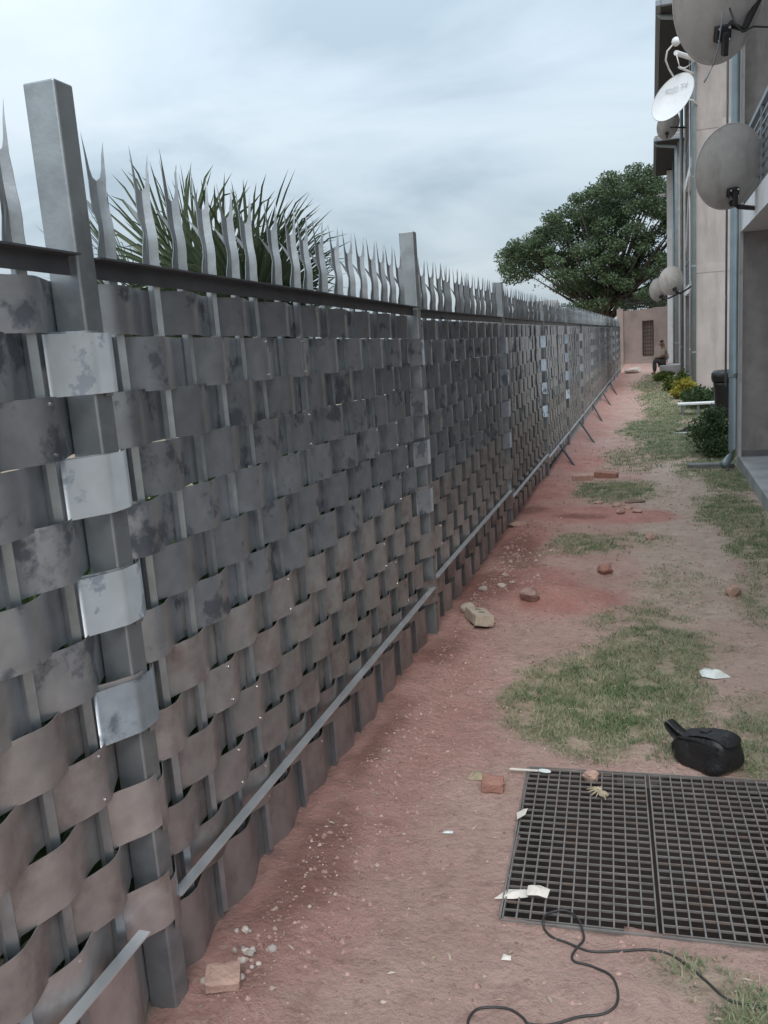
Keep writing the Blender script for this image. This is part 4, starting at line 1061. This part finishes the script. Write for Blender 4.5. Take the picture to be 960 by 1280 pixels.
# ------------------------------------------------------------------ bench, bin, person
def bench():
    B = tag(empty('plank_bench', (.73, 15.7, 0)), 'low white plank bench on short legs beside the block wall', 'bench')
    m = MB(); m.box(-.30, .30, -.14, .14, .175, .205); m.build('seat', WHITEP, B, bevel=.004)
    for x, y in ((-.22,-.10), (.03,-.10), (.25,-.10), (-.22,.10), (.25,.10)):
        m = MB(); m.box(x-.022, x+.022, y-.022, y+.022, -.05, .174); m.build('leg', GUTTER, B)
bench()
def bin_():
    B = tag(empty('dustbin', (1.13, 14.9, 0)), 'black plastic dustbin with flared lid beside the downpipe', 'bin')
    m = MB(); n = 20
    def loft(prof, name):
        m = MB(); vs = []
        for z, w in prof:
            for k in range(n):
                a = 2*pi*k/n; c_, s_ = cos(a), sin(a); e_ = (abs(c_)**4+abs(s_)**4)**-.25
                vs.append((c_*e_*w, s_*e_*w, z))
        fs = [(i*n+k, i*n+(k+1) % n, (i+1)*n+(k+1) % n, (i+1)*n+k) for i in range(len(prof)-1) for k in range(n)] + [tuple(reversed(range(n))), tuple((len(prof)-1)*n+k for k in range(n))]
        m.add(vs, fs); m.build(name, BLACKP, B, smooth=True)
    loft([(0,.135), (.2,.15), (.52,.17), (.60,.178)], 'body'); loft([(.595,.195), (.66,.205), (.73,.20), (.765,.17), (.775,.10)], 'lid')
    for s_ in (-1, 1):
        m = MB(); m.tube([(s_*.17,.12,.05), (s_*.19,.12,.05)], .05, 12); m.build('wheel', BLACKP, B)
    m = MB(); m.tube([(-.12,.20,.68), (-.12,.25,.72), (.12,.25,.72), (.12,.20,.68)], .014, 6); m.build('handle', BLACKP, B)
bin_()
SKIN = mat('skin', (.16,.085,.055), .6); SHIRT = mat('tan_shirt', (.27,.22,.17), .9, var=.1); TROUS = mat('dark_trousers', (.05,.045,.045), .9); HAIR = mat('dark_cap', (.055,.018,.018), .8)
def skinned(name, verts, edges, radii, root, material, parent, sub=2):
    me = bpy.data.meshes.new(name); me.from_pydata(verts, edges, []); me.materials.append(material)
    o = place(name, me, parent); md = o.modifiers.new('skin', 'SKIN'); md.use_smooth_shade = True
    for i, r in enumerate(radii):
        o.data.skin_vertices[0].data[i].radius = (r, r) if not isinstance(r, tuple) else r
        o.data.skin_vertices[0].data[i].use_root = (i == root)
    s_ = o.modifiers.new('sub', 'SUBSURF'); s_.levels = sub; s_.render_levels = sub; return o
def person():
    P = tag(empty('person', (.30, 30.2, 0)), 'person in a tan top and dark trousers sitting with back against the building', 'person')
    # faces -x (towards the fence), seated on a low step; x: back .16, knees -.30
    V = [(.12,0,.42), (.13,0,.62), (.11,0,.80), (.08,0,.90), (.05,0,.98), (.03,0,1.06)]; Ed = [(0,1),(1,2),(2,3),(3,4),(4,5)]; Rd = [.14,.13,.15,.06,.085,.08]
    def chain(start, pts, rs):
        last = start
        for p, r in zip(pts, rs):
            V.append(p); Rd.append(r); Ed.append((last, len(V)-1)); last = len(V)-1
        return last
    for s_ in (-1, 1):
        hnd = chain(2, [(.10,s_*.18,.78), (.04,s_*.22,.58), (-.10,s_*.15,.56), (-.15,s_*.13,.56)], [.06,.045,.035,.036])
        for k in range(5):
            a = (k-2)*.016; l = (.05,.07,.075,.07,.055)[k]
            chain(hnd, [(-.16-l*.5, s_*.13+a, .55), (-.16-l, s_*.13+a*1.2, .535)], [.010,.008])
        chain(0, [(.05,s_*.10,.40), (-.20,s_*.12,.47), (-.20,s_*.12,.12), (-.21,s_*.12,.05), (-.31,s_*.13,.035)], [.095,.07,.05,.042,.035])
    body = skinned('body', V, Ed, Rd, 0, SKIN, P)
    skinned('shirt', [(.12,0,.44),(.13,0,.62),(.11,0,.80),(.10,-.18,.78),(.04,-.22,.58),(.10,.18,.78),(.04,.22,.58)], [(0,1),(1,2),(2,3),(3,4),(2,5),(5,6)], [.16,.15,.165,.078,.062,.078,.062], 0, SHIRT, P)
    skinned('trousers', [(.12,0,.42),(.05,-.10,.40),(-.20,-.12,.47),(-.20,-.12,.10),(.05,.10,.40),(-.20,.12,.47),(-.20,.12,.10)], [(0,1),(1,2),(2,3),(0,4),(4,5),(5,6)], [.155,.112,.086,.066,.112,.086,.066], 0, TROUS, P)
    skinned('cap', [(.05,0,1.04),(.035,0,1.10),(-.04,0,1.065)], [(0,1),(1,2)], [.10,.07,.03], 0, HAIR, P)
    m = MB()
    m.tube([(-.045,0,1.0), (-.075,0,.985), (-.05,0,.965)], [.012,.016,.01], 6); m.build('nose', SKIN, P)
    for s_ in (-1, 1):
        m = MB(); m.tube([(-.045,s_*.03,1.015), (-.058,s_*.03,1.015)], .010, 6); m.build('eye', BLACKP, P)
        m = MB(); m.tube([(.05,s_*.085,1.0), (.045,s_*.10,1.0)], .022, 6); m.build('ear', SKIN, P)
    m = MB(); m.tube([(-.045,-.022,.945), (-.052,0,.943), (-.045,.022,.945)], .006, 5); m.build('mouth', BROWN, P)
person()
m = MB(); m.box(.26, .95, 29.7, 30.8, -.1, .30)
tag(m.build('concrete_step', CONC, bevel=.012), 'low concrete step under the seated person', 'step')

# ------------------------------------------------------------------ house beyond the fence
def house():
    Hh = tag(empty('house', (-9, 62, 0)), 'small pink house glimpsed under the tree beyond the fence', 'house')
    m = MB(); m.box(-4, 2.2, 0, 6, -.2, 3.3); m.build('wall', PINK, Hh)
    m = MB(); m.add([(-4.3,-.3,3.3),(2.5,-.3,3.3),(2.5,6.3,3.3),(-4.3,6.3,3.3),(-4.3,3,4.1),(2.5,3,4.1)], [(0,1,5,4),(2,3,4,5),(1,2,5),(3,0,4),(3,2,1,0)]); m.build('roof', TILE, Hh)
    m = MB(); m.box(-2.4, -1, -.02, .05, 1.2, 2.4); w = m.build('window', WHITEP, Hh); m = MB(); m.box(-2.32, -1.08, -.03, -.021, 1.28, 2.32); m.build('pane', GLASS, w)
    m = MB(); m.box(.2, 1.1, -.02, .05, 0, 2.1); m.build('door', BROWN, Hh)
house()
